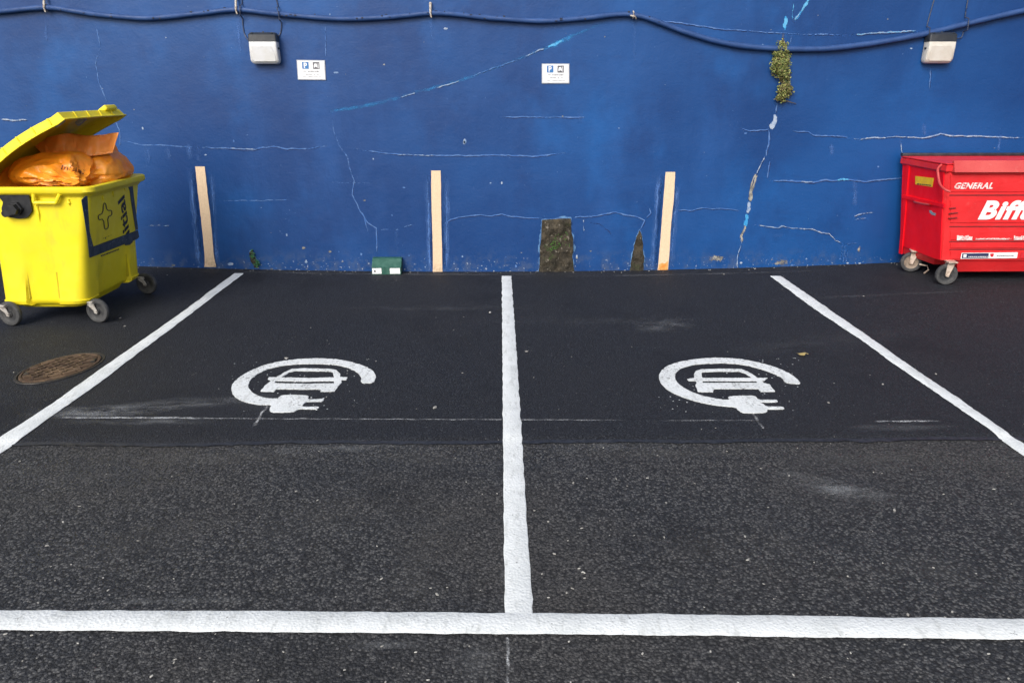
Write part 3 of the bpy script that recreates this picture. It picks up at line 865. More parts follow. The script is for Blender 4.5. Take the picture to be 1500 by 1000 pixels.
# cream marker stripes painted on the wall
GST = 'cream stripes painted up the wall to mark the bays'
def stripe(l, r, label, orange=None):
    """l, r: left and right edge as photo pixels from top to bottom"""
    root = None
    L = catmull([(x, y, 0) for x, y in l], 8); Rr = catmull([(x, y, 0) for x, y in r], 8)
    n = min(len(L), len(Rr))
    mb = MB(); rows = []
    for i in range(n):
        a = L[i]; b = Rr[i]
        j = 0.5 * noise.noise(Vector((a.y * .2, 1, a.x))); k = 0.5 * noise.noise(Vector((a.y * .2, 9, a.x)))
        rows.append((a.x + j, b.x + k, a.y))
    front, back = [], []
    cr = [(on_wall(a, y, 0.0045), on_wall(b, y, 0.0045)) for a, b, y in rows]
    poly = [p for p, q in cr] + [q for p, q in cr][::-1]
    mb.prism([p + Vector((0, 0.0015, 0)) for p in poly], (0, -1, 0), 0.004)
    o = mb.build("marker_stripe", M['cream'])
    recenter(o)
    tag(o, label, 'painted stripe', GST)
    if orange:
        mo = MB()
        mo.prism([on_wall(x, y, 0.0072) for x, y in orange], (0, -1, 0), 0.001)
        s = mo.build("orange_remnant", M['orange_paint'], o)
    return o
stripe([(286, 244), (290, 282), (295, 325), (299, 365), (300, 378), (299.5, 391)], [(300, 244), (304, 282), (309, 325), (312.5, 365), (314, 378), (316.5, 391)], 'leftmost cream painted stripe on the blue wall, leaning and nearest the yellow bin')
stripe([(631.5, 250), (632, 290), (633, 330), (634, 365), (634, 400)], [(645.5, 250), (646, 290), (646.5, 330), (647.5, 365), (648, 400)], 'upright cream painted stripe on the wall just right of the green box')
stripe([(975, 252), (972, 290), (969, 330), (966, 365), (963, 400)], [(989, 252), (987, 290), (983, 330), (981, 365), (978, 400)], 'cream painted stripe with an orange foot, on the wall beside the pointed bare patch',
       [(965.5, 387), (970, 385), (974, 386), (978.6, 382), (977.7, 400), (963.4, 400)])

# ------------------------------------------------------------------ road markings
def edge_line(a, b, wa, wb, name, label, cat, group, seg=0.05, jit=0.006, up=0.0042, th=0.003, ends=None):
    """a, b: the two side edges as lists of ground points"""
    mb = MB()
    n = len(a)
    lo, hi = [], []
    for i in range(n):
        p, q = Vector(a[i]), Vector(b[i])
        s = (p - q); s.z = 0; s.normalize()
        p = p + s * (jit * (noise.noise(p * 8) + 0.8 * noise.noise(p * 30)))
        q = q + s * (jit * (noise.noise(q * 8) + 0.8 * noise.noise(q * 30)))
        row = []
        for t in (0, 0.06, 0.5, 0.94, 1):
            r = p.lerp(q, t)
            z = top_z(r.x, r.y) + (up if t in (0, 1) else up + th)
            row.append((r.x, r.y, z))
        lo.append(row)
    mb.add([v for r in lo for v in r], [[5 * i + j, 5 * i + j + 1, 5 * i + j + 6, 5 * i + j + 5] for i in range(n - 1) for j in range(4)], 0, True)
    o = mb.build(name, M['paint'], recalc=False)
    # face up
    if o.data.polygons[0].normal.z < 0: o.data.flip_normals()
    recenter(o)
    return tag(o, label, cat, group)
def gline(pl, step=0.04):
    g = [on_ground(x, y) for x, y in pl]
    out = []
    for p, q in zip(g, g[1:]):
        k = max(1, int((q - p).length / step))
        out += [p.lerp(q, i / k) for i in range(k)]
    out.append(g[-1])
    return out
def resample(l, n):
    return [l[min(len(l) - 1, round(i * (len(l) - 1) / (n - 1)))].copy() if False else _lerp(l, i * (len(l) - 1) / (n - 1)) for i in range(n)]
def _lerp(l, f):
    i = int(f); 
    if i >= len(l) - 1: return l[-1].copy()
    return l[i].lerp(l[i + 1], f - i)
def pair(pa, pb, n):
    return resample(gline(pa), n), resample(gline(pb), n)
GL = 'white lines marking out the parking bays'
a, b = pair([(343, 401), (269, 456), (185, 515), (140, 546), (70, 596), (0, 641), (-420, 911)], [(357, 401), (280, 460), (190, 527), (146, 561), (70, 614), (39, 637), (0, 665), (-330, 893)], 200)
edge_line(a, b, 0, 0, "bay_line", 'slanting white bay line on the left, running from the wall past the round iron cover', 'road marking', GL)
a, b = pair([(735, 405), (736, 520), (737, 650), (738, 780), (740, 902)], [(749, 405), (757, 520), (765, 650), (772, 770), (777, 840), (780, 902)], 110)
edge_line(a, b, 0, 0, "bay_line", 'straight white line in the middle, between the two charging bays', 'road marking', GL)
a, b = pair([(1128, 405), (1190, 451), (1268, 503), (1310, 534), (1388, 587), (1472, 649), (1500, 669), (1800, 886)], [(1144, 405), (1214, 453), (1292, 507), (1334, 537), (1400, 581), (1480, 638), (1500, 650), (1840, 880)], 200)
edge_line(a, b, 0, 0, "bay_line", 'slanting white bay line on the right, running from the wall below the red bin', 'road marking', GL)
a, b = pair([(-500, 893), (0, 895), (400, 896), (740, 899), (1000, 901), (1500, 908), (1900, 914)], [(-500, 919), (0, 924), (400, 927), (740, 930), (1000, 932), (1500, 938), (1900, 945)], 260)
edge_line(a, b, 0, 0, "bay_line", 'long white line across the front ends of both bays', 'road marking', GL, jit=0.005, up=0.0062)

# charging symbols
def symbol(ring, car, holes, ox, oy, k, label):
    mb = MB()
    up = 0.0035
    def conv(pl, sm=True):
        pl = [(ox + x / k, oy + y / k, 0) for x, y in pl]
        if sm: pl = chaikin(pl, 0.2)
        out = []
        m = len(pl)
        for i in range(m):
            p, q = Vector(pl[i]), Vector(pl[(i + 1) % m])
            d = max(1, int((q - p).length / 2.0))
            for j in range(d):
                r = p.lerp(q, j / d)
                r += Vector((1.0 * noise.noise(r * 0.8), 0.55 * noise.noise(r * 0.8 + Vector((7, 7, 7))), 0))
                g = on_ground(r.x, r.y)
                out.append(Vector((g.x, g.y, top_z(g.x, g.y) + 0.001)))
        return out
    mb.prism(conv(ring), UP, 0.0045)
    o = mb.build("charging_symbol", M['paint_worn'])
    recenter(o)
    tag(o, label, 'road marking', 'painted electric car charging symbols')
    mc = MB()
    mc.prism(conv(car, False), UP, 0.0045, 0, [conv(h, False) for h in holes])
    c = mc.build("car_outline", M['paint_worn'], o)
    ms = MB()
    xs = [ox + x / k for x, y in ring]; ys = [oy + y / k for x, y in ring]
    for i in range(80):
        g = gp(random.uniform(min(xs), max(xs)), random.uniform(min(ys), max(ys)), 0.001)
        r = random.uniform(0.002, 0.007)
        ms.add([g + Vector((math.cos(j) * r * random.uniform(.6, 1.4), math.sin(j) * r, 0.003)) for j in (0, 1.2, 2.5, 3.9, 5.1)], [[0, 1, 2, 3, 4]])
    ms.build("paint_splash", M['paint'], o, recalc=False)['kind'] = "stuff"
    return o
symbol([(1160, 288), (1178, 240), (1150, 200), (1080, 165), (990, 140), (890, 124), (770, 118), (640, 124), (520, 140), (410, 165), (310, 205), (235, 250), (190, 295), (180, 330), (195, 370), (240, 405), (310, 428), (380, 437), (462, 438), (448, 460), (445, 480), (462, 488), (520, 490), (600, 488), (625, 478), (645, 467), (710, 467), (775, 468), (788, 452), (720, 452), (662, 451), (690, 417), (750, 416), (808, 415), (822, 397), (760, 400), (706, 402), (715, 376), (660, 371), (600, 370), (530, 373), (512, 384), (500, 396), (430, 394), (370, 380), (320, 350), (296, 315), (310, 270), (350, 232), (420, 196), (520, 170), (640, 158), (770, 156), (880, 160), (960, 175), (1020, 197), (1060, 225), (1078, 255), (1070, 275), (1085, 290)],
       [(383, 345), (410, 310), (455, 272), (432, 262), (440, 250), (490, 250), (550, 215), (600, 192), (680, 187), (860, 192), (905, 200), (928, 225), (932, 248), (980, 250), (970, 265), (935, 268), (938, 285), (905, 325), (890, 345), (795, 347), (800, 332), (490, 330), (475, 348)],
       [[(525, 250), (580, 215), (620, 205), (860, 208), (880, 215), (888, 250), (720, 255)], [(478, 290), (486, 273), (690, 277), (890, 273), (886, 291), (690, 294)]],
       300, 500, 4.6875, 'white charging symbol with car and plug painted in the left bay, open at its right')
symbol([(1248, 338), (1230, 310), (1180, 265), (1100, 225), (1000, 190), (880, 160), (760, 140), (640, 132), (520, 133), (400, 145), (290, 165), (200, 195), (150, 235), (133, 280), (145, 325), (190, 375), (260, 415), (350, 450), (450, 480), (560, 502), (650, 512), (735, 518), (755, 540), (780, 558), (810, 565), (900, 564), (975, 562), (988, 550), (975, 536), (1050, 535), (1120, 534), (1110, 516), (1045, 515), (980, 515), (950, 492), (915, 480), (990, 480), (1068, 479), (1060, 462), (985, 462), (915, 462), (890, 430), (815, 430), (740, 430), (675, 438), (690, 462), (620, 460), (520, 440), (420, 412), (340, 375), (285, 335), (258, 290), (268, 245), (310, 212), (390, 188), (500, 176), (640, 173), (760, 180), (860, 198), (960, 228), (1040, 258), (1105, 290), (1125, 325), (1180, 334)],
       [(440, 398), (420, 345), (432, 330), (425, 315), (370, 310), (355, 298), (410, 290), (412, 260), (425, 235), (470, 222), (620, 218), (780, 220), (830, 240), (880, 270), (910, 290), (985, 290), (965, 308), (940, 315), (960, 330), (1000, 340), (1045, 395), (935, 398), (915, 375), (565, 375), (560, 400)],
       [[(475, 290), (468, 258), (475, 245), (600, 238), (770, 240), (820, 258), (865, 290)], [(478, 329), (478, 312), (690, 313), (902, 313), (908, 329)]],
       940, 500, 5.357, 'white charging symbol with car and plug painted in the right bay, below the cracked wall')

# ------------------------------------------------------------------ manhole cover
c = on_ground(88, 540)
e1 = on_ground(150, 527); e2 = on_ground(26, 551)
t1 = on_ground(98, 521); t2 = on_ground(70, 559.5)
c = (e1 + e2) / 2
ux = (e1 - e2) / 2
uy = (t1 - t2) / 2
def ell(r, z, n=48):
    return [Vector((c.x, c.y, 0)) + Vector((ux.x * r * math.cos(2 * PI * k / n) + uy.x * r * math.sin(2 * PI * k / n), ux.y * r * math.cos(2 * PI * k / n) + uy.y * r * math.sin(2 * PI * k / n), gz(c.x, c.y) + RISE + z)) for k in range(n)]
cov = thing("manhole_cover", (c.x, c.y, gz(c.x, c.y) + RISE), 'round rusty brown iron access cover set in the asphalt left of the bays', 'manhole cover')
mb = MB()
mb.loft([ell(1.06, 0.000), ell(1.05, 0.006), ell(1.00, 0.007), ell(0.985, -0.004), ell(0.955, -0.004)], 0, False)
mb.build("rim", M['iron_dark'], cov)
mb = MB()
mb.loft([ell(0.96, -0.002), ell(0.95, 0.010), ell(0.90, 0.011), ell(0.885, 0.004)], 0, False)
k = len(ell(1, 0))
r0 = ell(0.885, 0.004)
mb.add(r0, [list(range(k))])
# raised bosses and bars cast into the plate
for i in range(-5, 6):
    for j in range(-5, 6):
        u, v = i * 0.16, j * 0.16
        if u * u + v * v < 0.60 and (i + j) % 2 == 0:
            p = Vector((c.x + ux.x * u + uy.x * v, c.y + ux.y * u + uy.y * v, gz(c.x, c.y) + RISE + 0.0105))
            d = math.atan2(ux.y, ux.x)
            mb.box(p, (0.085, 0.045, 0.016), Matrix.Rotation(d, 3, 'Z') @ Matrix.Rotation(R(90) if i % 2 else 0, 3, 'Z'), 0.0015, 1)
mb.build("cover_plate", M['iron'], cov)
mb = MB()
for s in (-1, 1):
    p = Vector((c.x + ux.x * .78 * s, c.y + ux.y * .78 * s, gz(c.x, c.y) + RISE + 0.0105))
    mb.box(p, (0.07, 0.03, 0.014), Matrix.Rotation(math.atan2(uy.y, uy.x), 3, 'Z'), 0.001, 1)
mb.build_each("keyhole", M['iron_dark'], cov)

# ------------------------------------------------------------------ blue cable with its clips
cpx = [(-260, 22), (-120, 26), (-40, 20), (0, 17), (67, 11.5), (110, 17), (150, 22.5), (210, 27), (250, 24.5), (300, 19), (347, 14.5), (390, 19), (440, 24), (500, 28), (560, 26), (600, 22.5), (631, 19.5), (665, 21), (710, 26), (790, 31), (850, 27.5), (900, 22), (927, 22), (955, 29), (1000, 46), (1060, 63), (1120, 70.5), (1200, 72), (1270, 65), (1350, 51), (1430, 32), (1500, 16), (1580, 2), (1700, -14)]
def cable_pt(px, py): return on_wall(px, py, 0.042)
cpts = catmull([cable_pt(x, y) for x, y in cpx], 8)
cb = thing("wall_cable", cable_pt(631, 19.5), 'thick blue painted cable sagging along the top of the wall', 'cable')
mb = MB()
mb.tube(cpts, [0.026 + 0.0035 * noise.noise(p * 6) + 0.004 * sstep(1.0, 3.0, p.x) for p in cpts], 12)
# bare black nicks
for i in range(46):
    p = cpts[random.randrange(30, len(cpts) - 30)] + Vector((random.uniform(-.1, .1), 0, 0))
    q = min(cpts, key=lambda t: abs(t.x - p.x))
    if p.x > 2.2 and random.random() < .75: continue
    a = R(random.uniform(-70, 40))
    n_ = Vector((0, -math.cos(a), -math.sin(a)))
    mb.box(q + n_ * 0.0285, (random.uniform(.008, .03), 0.006, random.uniform(.006, .016)), None, 0.002, 1, 1)
mb.build("sheath", [M['cable'], M['cable_spot']], cb)
for x, y, top in ((67, 11.5, -6), (347, 14.5, -6), (631, 19.5, 5), (927.5, 22, 10)):
    mb = MB()
    p = cable_pt(x, y)
    t = on_wall(x - 0.5, top, 0.02)
    ring = [p + Vector((0, math.cos(a), math.sin(a))) * 0.034 for a in [2 * PI * k / 14 for k in range(15)]]
    mb.tube(ring, 0.007, 6)
    if top < 8:
        mb.tube([t + Vector((0, 0.02, 0.0)), t, t.lerp(p + Vector((0, -0.03, .03)), .5) + Vector((0, -.008, 0)), p + Vector((0, -0.034, 0.0)), p + Vector((0.006, -0.034, -0.045))], [0.013, 0.014, 0.012, 0.011, 0.008], 8)
    else:
        mb.tube([p + Vector((-.03, .02, .0)), p + Vector((-.03, -.03, -.01)), p + Vector((.015, -.036, -.02)), p + Vector((.03, -.01, -.04))], 0.008, 8)
    mb.build("cable_clip", M['clip'], cb)

# ------------------------------------------------------------------ wall lamps
def lamp(cx, y0, ysplit, y1, wt, wb, side, mat, label, wires):
    top = on_wall(cx, y0); bot = on_wall(cx, y1); mid = on_wall(cx, ysplit)
    W = wt * 0.0079
    # move forward: the front of the box stands 0.13 m off the wall
    D = 0.13
    top = at_y(cx, y0, WALL - D * 0.8); bot = at_y(cx, y1, WALL - D * 0.7); mid = at_y(cx, ysplit, WALL - D)
    X = mid.x
    root = thing("wall_lamp", (X, WALL, bot.z), label, 'wall lamp', 'floodlights fixed high on the wall')
    def sec(z, w, d0, d1, r):
        o = rrect(X, WALL - (d0 + d1) / 2, w, d1 - d0, r, z, 4); return o
    h = top.z - mid.z
    mb = MB()
    mb.loft([sec(mid.z, W * 1.02, 0.004, D * 1.0, .014), sec(mid.z + h * .75, W * 1.0, 0.004, D * .98, .014), sec(top.z - 0.004, W * .93, 0.004, D * .86, .014), sec(top.z + 0.002, W * .85, 0.010, D * .76, .012)], 0, True, True)
    mb.box((X, WALL - D * .5, top.z + 0.006), (.02, .02, .014), None, .003, 1)
    for sx in (-1, 1): mb.box((X + sx * W * .36, WALL - D * .9, top.z - 0.004), (.016, .014, .012), None, .003, 1)
    mb.build("housing", M['lamp_black'], root)
    hh = mid.z - bot.z
    mb = MB()
    W2 = wb * 0.0079
    mb.loft([sec(mid.z - 0.002, W * 1.0, 0.004, D * 1.0, .016), sec(mid.z - hh * .2, W * 1.0, 0.004, D * 1.02, .018), sec(bot.z + hh * .2, W2 * 0.99, 0.004, D * .86, .022),
             sec(bot.z + hh * .09, W2 * .97, 0.004, D * .76, .03), sec(bot.z + hh * .03, W2 * .90, 0.006, D * .68, .03), sec(bot.z, W2 * .78, 0.014, D * .56, .026)], 0, True, True)
    mb.build("diffuser", mat, root)
    mb = MB()
    # raised clear window on the slanting front
    f0 = Vector((X, WALL - D * 1.02, mid.z - hh * .16)); 
    pl = [(-.40, .20), (.30, .20), (.41, .62), (.41, .88), (-.36, .88), (-.40, .80)]
    pl = [(-side * x if side < 0 else x, y) for x, y in pl]
    def fy(t): return D * 1.02 + (D * .84 - D * 1.02) * max(0, (t - .2) / .6)
    mb.prism([Vector((X + x * W, WALL - fy(t) - .0015, mid.z - hh * t)) for x, t in pl], (0, -1, -.25), 0.005)
    mb.build("front_lens", mat, root)
    mb = MB()
    for sx in (-1, 1):
        mb.box((X + sx * (W * .5 + .004), WALL - D * .55, mid.z - hh * .30), (.014, .03, .02), None, .003, 1)
    mb.build_each("side_latch", M['lamp_black'], root)
    mb = MB()
    for wr in wires:
        p = [at_y(x, y, WALL - (0.010 if i < len(wr) - 1 else 0.045) - (0.075 if abs(y - 33) < 26 and cx < 500 and False else 0)) for i, (x, y) in enumerate(wr)]
        # wires pass in front of the thick cable
        p = [q + Vector((0, -0.075 if nearc(q) else 0, 0)) for q in catmull(p, 7)]
        mb.tube(p, 0.0055, 6)
    mb.build_each("supply_wire", M['wire'], root)
def nearc(q):
    c = min(cpts, key=lambda t: (t.x - q.x) ** 2)
    return abs(c.z - q.z) < 0.06
lamp(384, 48, 61, 94, 36, 38, 1, M['lamp_white'], 'white wall lamp with black top on the left, above the leftmost cream stripe',
     [[(354, -12), (355, 20), (356, 40), (359, 52), (364.5, 60)], [(402, -12), (407, 8), (411, 22), (412, 40), (410, 50), (403, 57)]])
lamp(1382, 48, 61, 93, 36, 38, -1, M['lamp_cream'], 'cream wall lamp with black top on the right, above the red bin',
     [[(1372, -12), (1364, 15), (1357, 42), (1357, 54), (1364, 56)], [(1420, -12), (1414, 22), (1412, 40), (1409, 54), (1401, 57)]])

# ------------------------------------------------------------------ parking signs
def sign(tl, tr, br, bl, label):
    c = [on_wall(x, y, 0.004) for x, y in (tl, tr, br, bl)]
    m = sum(c, Vector()) / 4
    root = thing("parking_sign", (m.x, WALL, min(p.z for p in c)), label, 'sign', 'small white parking signs on the wall')
    def P(u, v, off=0):
        a = c[0].lerp(c[1], u); b = c[3].lerp(c[2], u)
        return a.lerp(b, v) + Vector((0, -off, 0))
    mb = MB(); mb.prism([P(0, 0), P(1, 0), P(1, 1), P(0, 1)], (0, -1, 0), 0.006)
    mb.build("frame", M['sign_edge'], root)
    mb = MB(); mb.prism([P(.03, .04, .006), P(.97, .04, .006), P(.97, .96, .006), P(.03, .96, .006)], (0, -1, 0), 0.002)
    pan = mb.build("panel", M['sign_white'], root)
    def R4(u0, v0, u1, v1, off): return [P(u0, v0, off), P(u1, v0, off), P(u1, v1, off), P(u0, v1, off)]
    mb = MB(); mb.prism(R4(.19, .10, .42, .45, .0085), (0, -1, 0), 0.001)
    pb = mb.build("parking_symbol", M['sign_blue'], root)
    mb = MB()
    ux = (P(1, .5) - P(0, .5)); uy = (P(.5, 0) - P(.5, 1))
    put_text(mb, "P", P(.245, .415, .0105), ux, uy, 0.115 * ux.length, 0.28 * uy.length, 0, .03)
    mb.build("lettering", M['sign_white'], pb, recalc=False)
    mb = MB(); mb.prism(R4(.57, .10, .80, .45, .0085), (0, -1, 0), 0.001)
    pg = mb.build("charging_pictogram", M['sign_grey'], root)
    mb = MB()
    # a little car front with a lead beside it
    for pl in ([(.60, .38), (.60, .28), (.625, .18), (.70, .17), (.725, .27), (.73, .38), (.70, .38), (.70, .34), (.64, .34), (.64, .38)], [(.745, .15), (.765, .15), (.772, .42), (.752, .42)]):
        mb.prism([P(u, v, .0098) for u, v in pl], (0, -1, 0), 0.0008)
    mb.build("car_mark", M['sign_white'], pg)
    mb = MB()
    rs = random.Random(3)
    for v, u0, u1, h in ((.57, .22, .78, .065), (.72, .22, .76, .05), (.85, .17, .83, .035)):
        u = u0
        while u < u1:
            du = rs.uniform(.02, .05)
            if rs.random() < .84:
                hh = h * rs.uniform(.6, 1)
                mb.prism(R4(u, v - hh / 2, min(u + du, u1), v + hh / 2, .0082), (0, -1, 0), 0.0006)
            u += du + .012
    mb.build("small_print", M['sign_print'], root)
sign((434.5, 88), (476, 88.5), (477.5, 117.5), (436.5, 117), 'slightly crooked white parking sign to the right of the white lamp')
sign((793.5, 93.5), (834, 93.5), (834, 122.5), (793.5, 122.5), 'straight white parking sign in the middle of the wall under the diagonal scratch')

# ------------------------------------------------------------------ castors
def castor(parent, ground, top_z_, r, axis_ang, swing, fork_mat, hub_mat, plate=(.09, .07)):
    """ground: contact point; the fork reaches up to top_z_, offset backwards by swing"""
    ax = Vector((math.cos(axis_ang), math.sin(axis_ang), 0))
    fw = Vector((-ax.y, ax.x, 0))
    c = Vector(ground) + UP * r
    t = .022
    stem = c + fw * swing; stem.z = top_z_
    mb = MB()
    for s in (-1, 1):
        o = ax * s * (t + .008)
        p = [stem + o + fw * .035 - UP * .02, stem + o - fw * .035 - UP * .02, c + o - fw * .018, c + o - fw * .012 - UP * .02, c + o + fw * .014 - UP * .016, c + o + fw * .022 + UP * .01]
        mb.prism([q - ax * .003 for q in p], ax, .006)
    mb.cyl(stem - UP * .02, stem - UP * .008, .038, 16)
    mb.box(stem - UP * .002, (plate[0], plate[1], .012), Matrix.Rotation(axis_ang, 3, 'Z'), .002, 1)
    mb.cyl(c - ax * (t + .016), c + ax * (t + .016), .008, 8)
    o = mb.build("castor", fork_mat, parent)
    mb = MB()
    prof = [(-t * .8, r * .66), (-t, r * .78), (-t * .9, r * .93), (-t * .45, r), (t * .45, r), (t * .9, r * .93), (t, r * .78), (t * .8, r * .66)]
    rings = []
    for k in range(36):
        a = 2 * PI * k / 36
        d = fw * math.cos(a) + UP * math.sin(a)
        rings.append([c + ax * x + d * q for x, q in prof])
    rings.append(rings[0])
    m = len(prof)
    vs = [v for rr in rings for v in rr]
    mb.add(vs, [[i * m + k, i * m + (k + 1) % m, (i + 1) * m + (k + 1) % m, (i + 1) * m + k] for i in range(36) for k in range(m)], 0, True)
    mb.build("tyre", M['tyre'], o)
    mb = MB()
    for s in (-1, 1):
        rr = []
        for x, q in ((t * .72, r * .665), (t * .5, r * .55), (t * .5, r * .3), (t * .95, r * .26), (t * .95, .001)):
            rr.append([c + ax * s * x + (fw * math.cos(2 * PI * k / 24) + UP * math.sin(2 * PI * k / 24)) * q for k in range(24)])
        mb.loft(rr, 0, False, True)
    mb.build_each("wheel_hub", hub_mat, o)

# ------------------------------------------------------------------ yellow bin
YF, YB = 6.47, 7.52           # front and back of the rim
ZR = 1.225
XRt = at_y(130, 283, 6.50).x    # right wall just under the rim
XLt = XRt - 0.93
zb = 0.215
XRb = at_y(123, 446, 6.56).x
XLb = XLt + 0.05
yb = thing("waste_bin", ((XLt + XRt) / 2, (YF + YB) / 2, gz(XRt - .4, 7.0) + RISE), 'yellow wheeled bin with its lid open, overfilled with orange bags', 'waste bin')
def ysec(t, inset=0.0, r=.07, foot=True):
    """section of the tub at height fraction t (0 foot, 1 rim); the corners stand out as foot panels low down"""
    z = zb + (ZR - zb) * t
    x0 = XLb + (XLt - XLb) * t + inset; x1 = XRb + (XRt - XRb) * t - inset
    y0 = YF + .085 + (.03 - .085) * t + inset; y1 = YB - .03 + .08 * (1 - t) - inset
    base = rrect((x0 + x1) / 2, (y0 + y1) / 2, x1 - x0, y1 - y0, r, z, 6)
    out = []
    m = len(base)
    zone = .11 + .06 * t / .38
    d = .042 * max(0, 1 - t / .38) + (.010 if t < .045 else 0)
    for i in range(m):
        a_, b_ = base[i], base[(i + 1) % m]
        L_ = (b_ - a_).length
        if L_ < .2: out.append(a_.copy()); continue
        zn = min(zone, L_ * .45)
        e_ = (zn + .012) / L_
        for q in (0, .5 * zn / L_, (zn - .004) / L_, e_, e_ + (1 - 2 * e_) * .25, .5, e_ + (1 - 2 * e_) * .75, 1 - (zn + .012) / L_, 1 - (zn - .004) / L_, 1 - .5 * zn / L_):
            out.append(a_.lerp(b_, q))
    c_ = Vector(((x0 + x1) / 2, (y0 + y1) / 2, z))
    res = []
    for p in out:
        dx = min(p.x - x0, x1 - p.x); dy = min(p.y - y0, y1 - p.y)
        if max(dx, dy) < zone + r * .0 + .07 - .0 + .002:
            nx_ = (1 if p.x > c_.x else -1) * sstep(r, 0, dx); ny_ = (1 if p.y > c_.y else -1) * sstep(r, 0, dy)
            p = p + Vector((nx_ * d, ny_ * d, 0))
        res.append(p)
    return res
mb = MB()
mb.loft([ysec(0.0, .03), ysec(.015, .008), ysec(.043), ysec(.047), ysec(.15), ysec(.25), ysec(.38), ysec(.6), ysec(.93)], 0, False, True)
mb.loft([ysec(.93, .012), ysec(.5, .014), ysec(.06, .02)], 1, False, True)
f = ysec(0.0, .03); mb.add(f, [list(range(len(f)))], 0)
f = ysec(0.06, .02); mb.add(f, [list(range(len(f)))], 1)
body = mb.build("tub", [M['yellow'], M['yellow_in']], yb, recalc=False)
# rim: a flared rolled lip
mb = MB()
def rim(o, z, r=.085):
    return rrect((XLt + XRt) / 2, (YF + YB) / 2, XRt - XLt + 2 * o, YB - YF - .06 + 2 * o, r, z, 6)
mb.loft([rim(0.000, ZR - .075), rim(.012, ZR - .055), rim(.036, ZR - .045), rim(.046, ZR - .03), rim(.044, ZR + .005), rim(.032, ZR + .014), rim(.0, ZR + .012), rim(-.02, ZR - .005), rim(-.022, ZR - .07)], 0, False, True)
mb.build("rim", M['yellow_grime'], yb, recalc=False)
# planes of the two walls that show
fr0 = Vector((0, YF + .03, ZR)); fr1 = Vector((0, YF + .085, zb))
nF = Vector((0, -1, -(fr1.y - fr0.y) / (ZR - zb))).normalized()
nR = Vector((1, 0, (XRb - XRt) / (ZR - zb) * -1)).normalized()
nR = Vector((1, 0, -(XRt - XRb) / (ZR - zb))).normalized()
pF = fr0 + nF * .001; pR = Vector((XRt, 0, ZR)) + nR * .001
def onF(x, y, off=0.0): return on_plane(x, y, pF + nF * off, nF)
def onR(x, y, off=0.0): return on_plane(x, y, pR + nR * off, nR)
# sloping lower tray between the foot panels
mb = MB()
pts = rrect((XLb + XRb) / 2, (YF + YB) / 2, XRb - XLb - .10, YB - YF - .30, .08, zb - .035, 6)
pts2 = rrect((XLb + XRb) / 2, (YF + YB) / 2, XRb - XLb - .02, YB - YF - .22, .08, zb + .03, 6)
mb.loft([pts, pts2], 0, True, True)
mb.build("floor_tray", M['yellow'], yb)
# moulded carrying handle and stiffeners under the rim on the short side
mb = MB()
h0 = onF(49, 284, .03); h1 = onF(88, 284, .03); h2 = onF(82, 297, .03); h3 = onF(50, 297, .03)
for p, q in ((h0, h3), (h3, h2), (h1, h2)):
    mb.tube([p, p.lerp(q, .5), q], .016, 8)
mb.build("carry_handle", M['yellow'], yb)
mb = MB()
for (x0, y0), (x1, y1) in (((54, 300), (59, 326)), ((100, 292), (103, 302))):
    mb.tube([onF(x0, y0, .0), onF((x0 + x1) / 2, (y0 + y1) / 2, .004), onF(x1, y1, -.004)], [.012, .010, .004], 8)
for x, y0, y1 in ((150, 287, 296), (165, 280, 290), (182, 273, 282)):
    mb.tube([onR(x, y0, .0), onR(x + 1, (y0 + y1) / 2, .002), onR(x + 1, y1, -.006)], [.010, .008, .003], 8)
mb.build_each("stiffener_rib", M['yellow'], yb)
# black lifting bracket with its pivot
mb = MB()
mb.prism([onF(x, y, 0) for x, y in chaikin([(-30, 283), (44, 283), (46, 293), (49, 309), (42, 318), (30, 320), (8, 316), (4, 305), (7, 296), (2, 289), (-26, 289), (-30, 289)], .15) and [(p.x, p.y) for p in chaikin([(-30, 283, 0), (44, 283, 0), (46, 293, 0), (49, 309, 0), (42, 318, 0), (30, 320, 0), (8, 316, 0), (4, 305, 0), (7, 296, 0), (2, 289, 0), (-26, 289, 0), (-30, 289, 0)], .15)]], nF, .022)
br = mb.build("lifting_bracket", M['black_plastic'], yb)
mb = MB()
kc = onF(24, 305, .02)
mb.cyl(kc, kc + nF * .03, .060, 6)
mb.cyl(kc + nF * .028, kc + nF * .075, .045, 6)
kc2 = onF(11, 312, .02)
mb.cyl(kc2, kc2 + nF * .04, .028, 16)
mb.prism([kc2 + nF * .03 + v for v in (Vector((0, 0, .024)), Vector((0, 0, -.024)), Vector((.08, 0, -.004)), Vector((.08, 0, .05)))], nF, .018)
mb.build("pivot", M['black_plastic'], br)
# lid: a shallow shell hinged on the far-left rim, standing open
LA = R(33.5)
HX, HZ = XLt - .02, ZR + .03
LL = (at_y(92, 182, YF).x - HX) / math.cos(LA)
LY0, LY1 = YF - .035, YB - .05
def lidp(u, v, h):
    """u along from the hinge, v across, h off the lid plane"""
    d = Vector((math.cos(LA), 0, math.sin(LA))); n = Vector((-math.sin(LA), 0, math.cos(LA)))
    return Vector((HX, v, HZ)) + d * u + n * (h + .055 * math.sin(PI * max(0, min(1, u / LL))))
bm = bmesh.new()
nu, nv = 14, 12
grid = {}
for i in range(nu + 1):
    for j in range(nv + 1):
        s, t = i / nu, j / nv
        dome = .040 * (1 - (2 * s - 1) ** 4) * (1 - (2 * t - 1) ** 4)
        grid[i, j] = bm.verts.new(lidp(LL * s, LY0 + (LY1 - LY0) * t, dome + .012 * (s > .93) ))
for i in range(nu):
    for j in range(nv):
        bm.faces.new([grid[i, j], grid[i + 1, j], grid[i + 1, j + 1], grid[i, j + 1]])
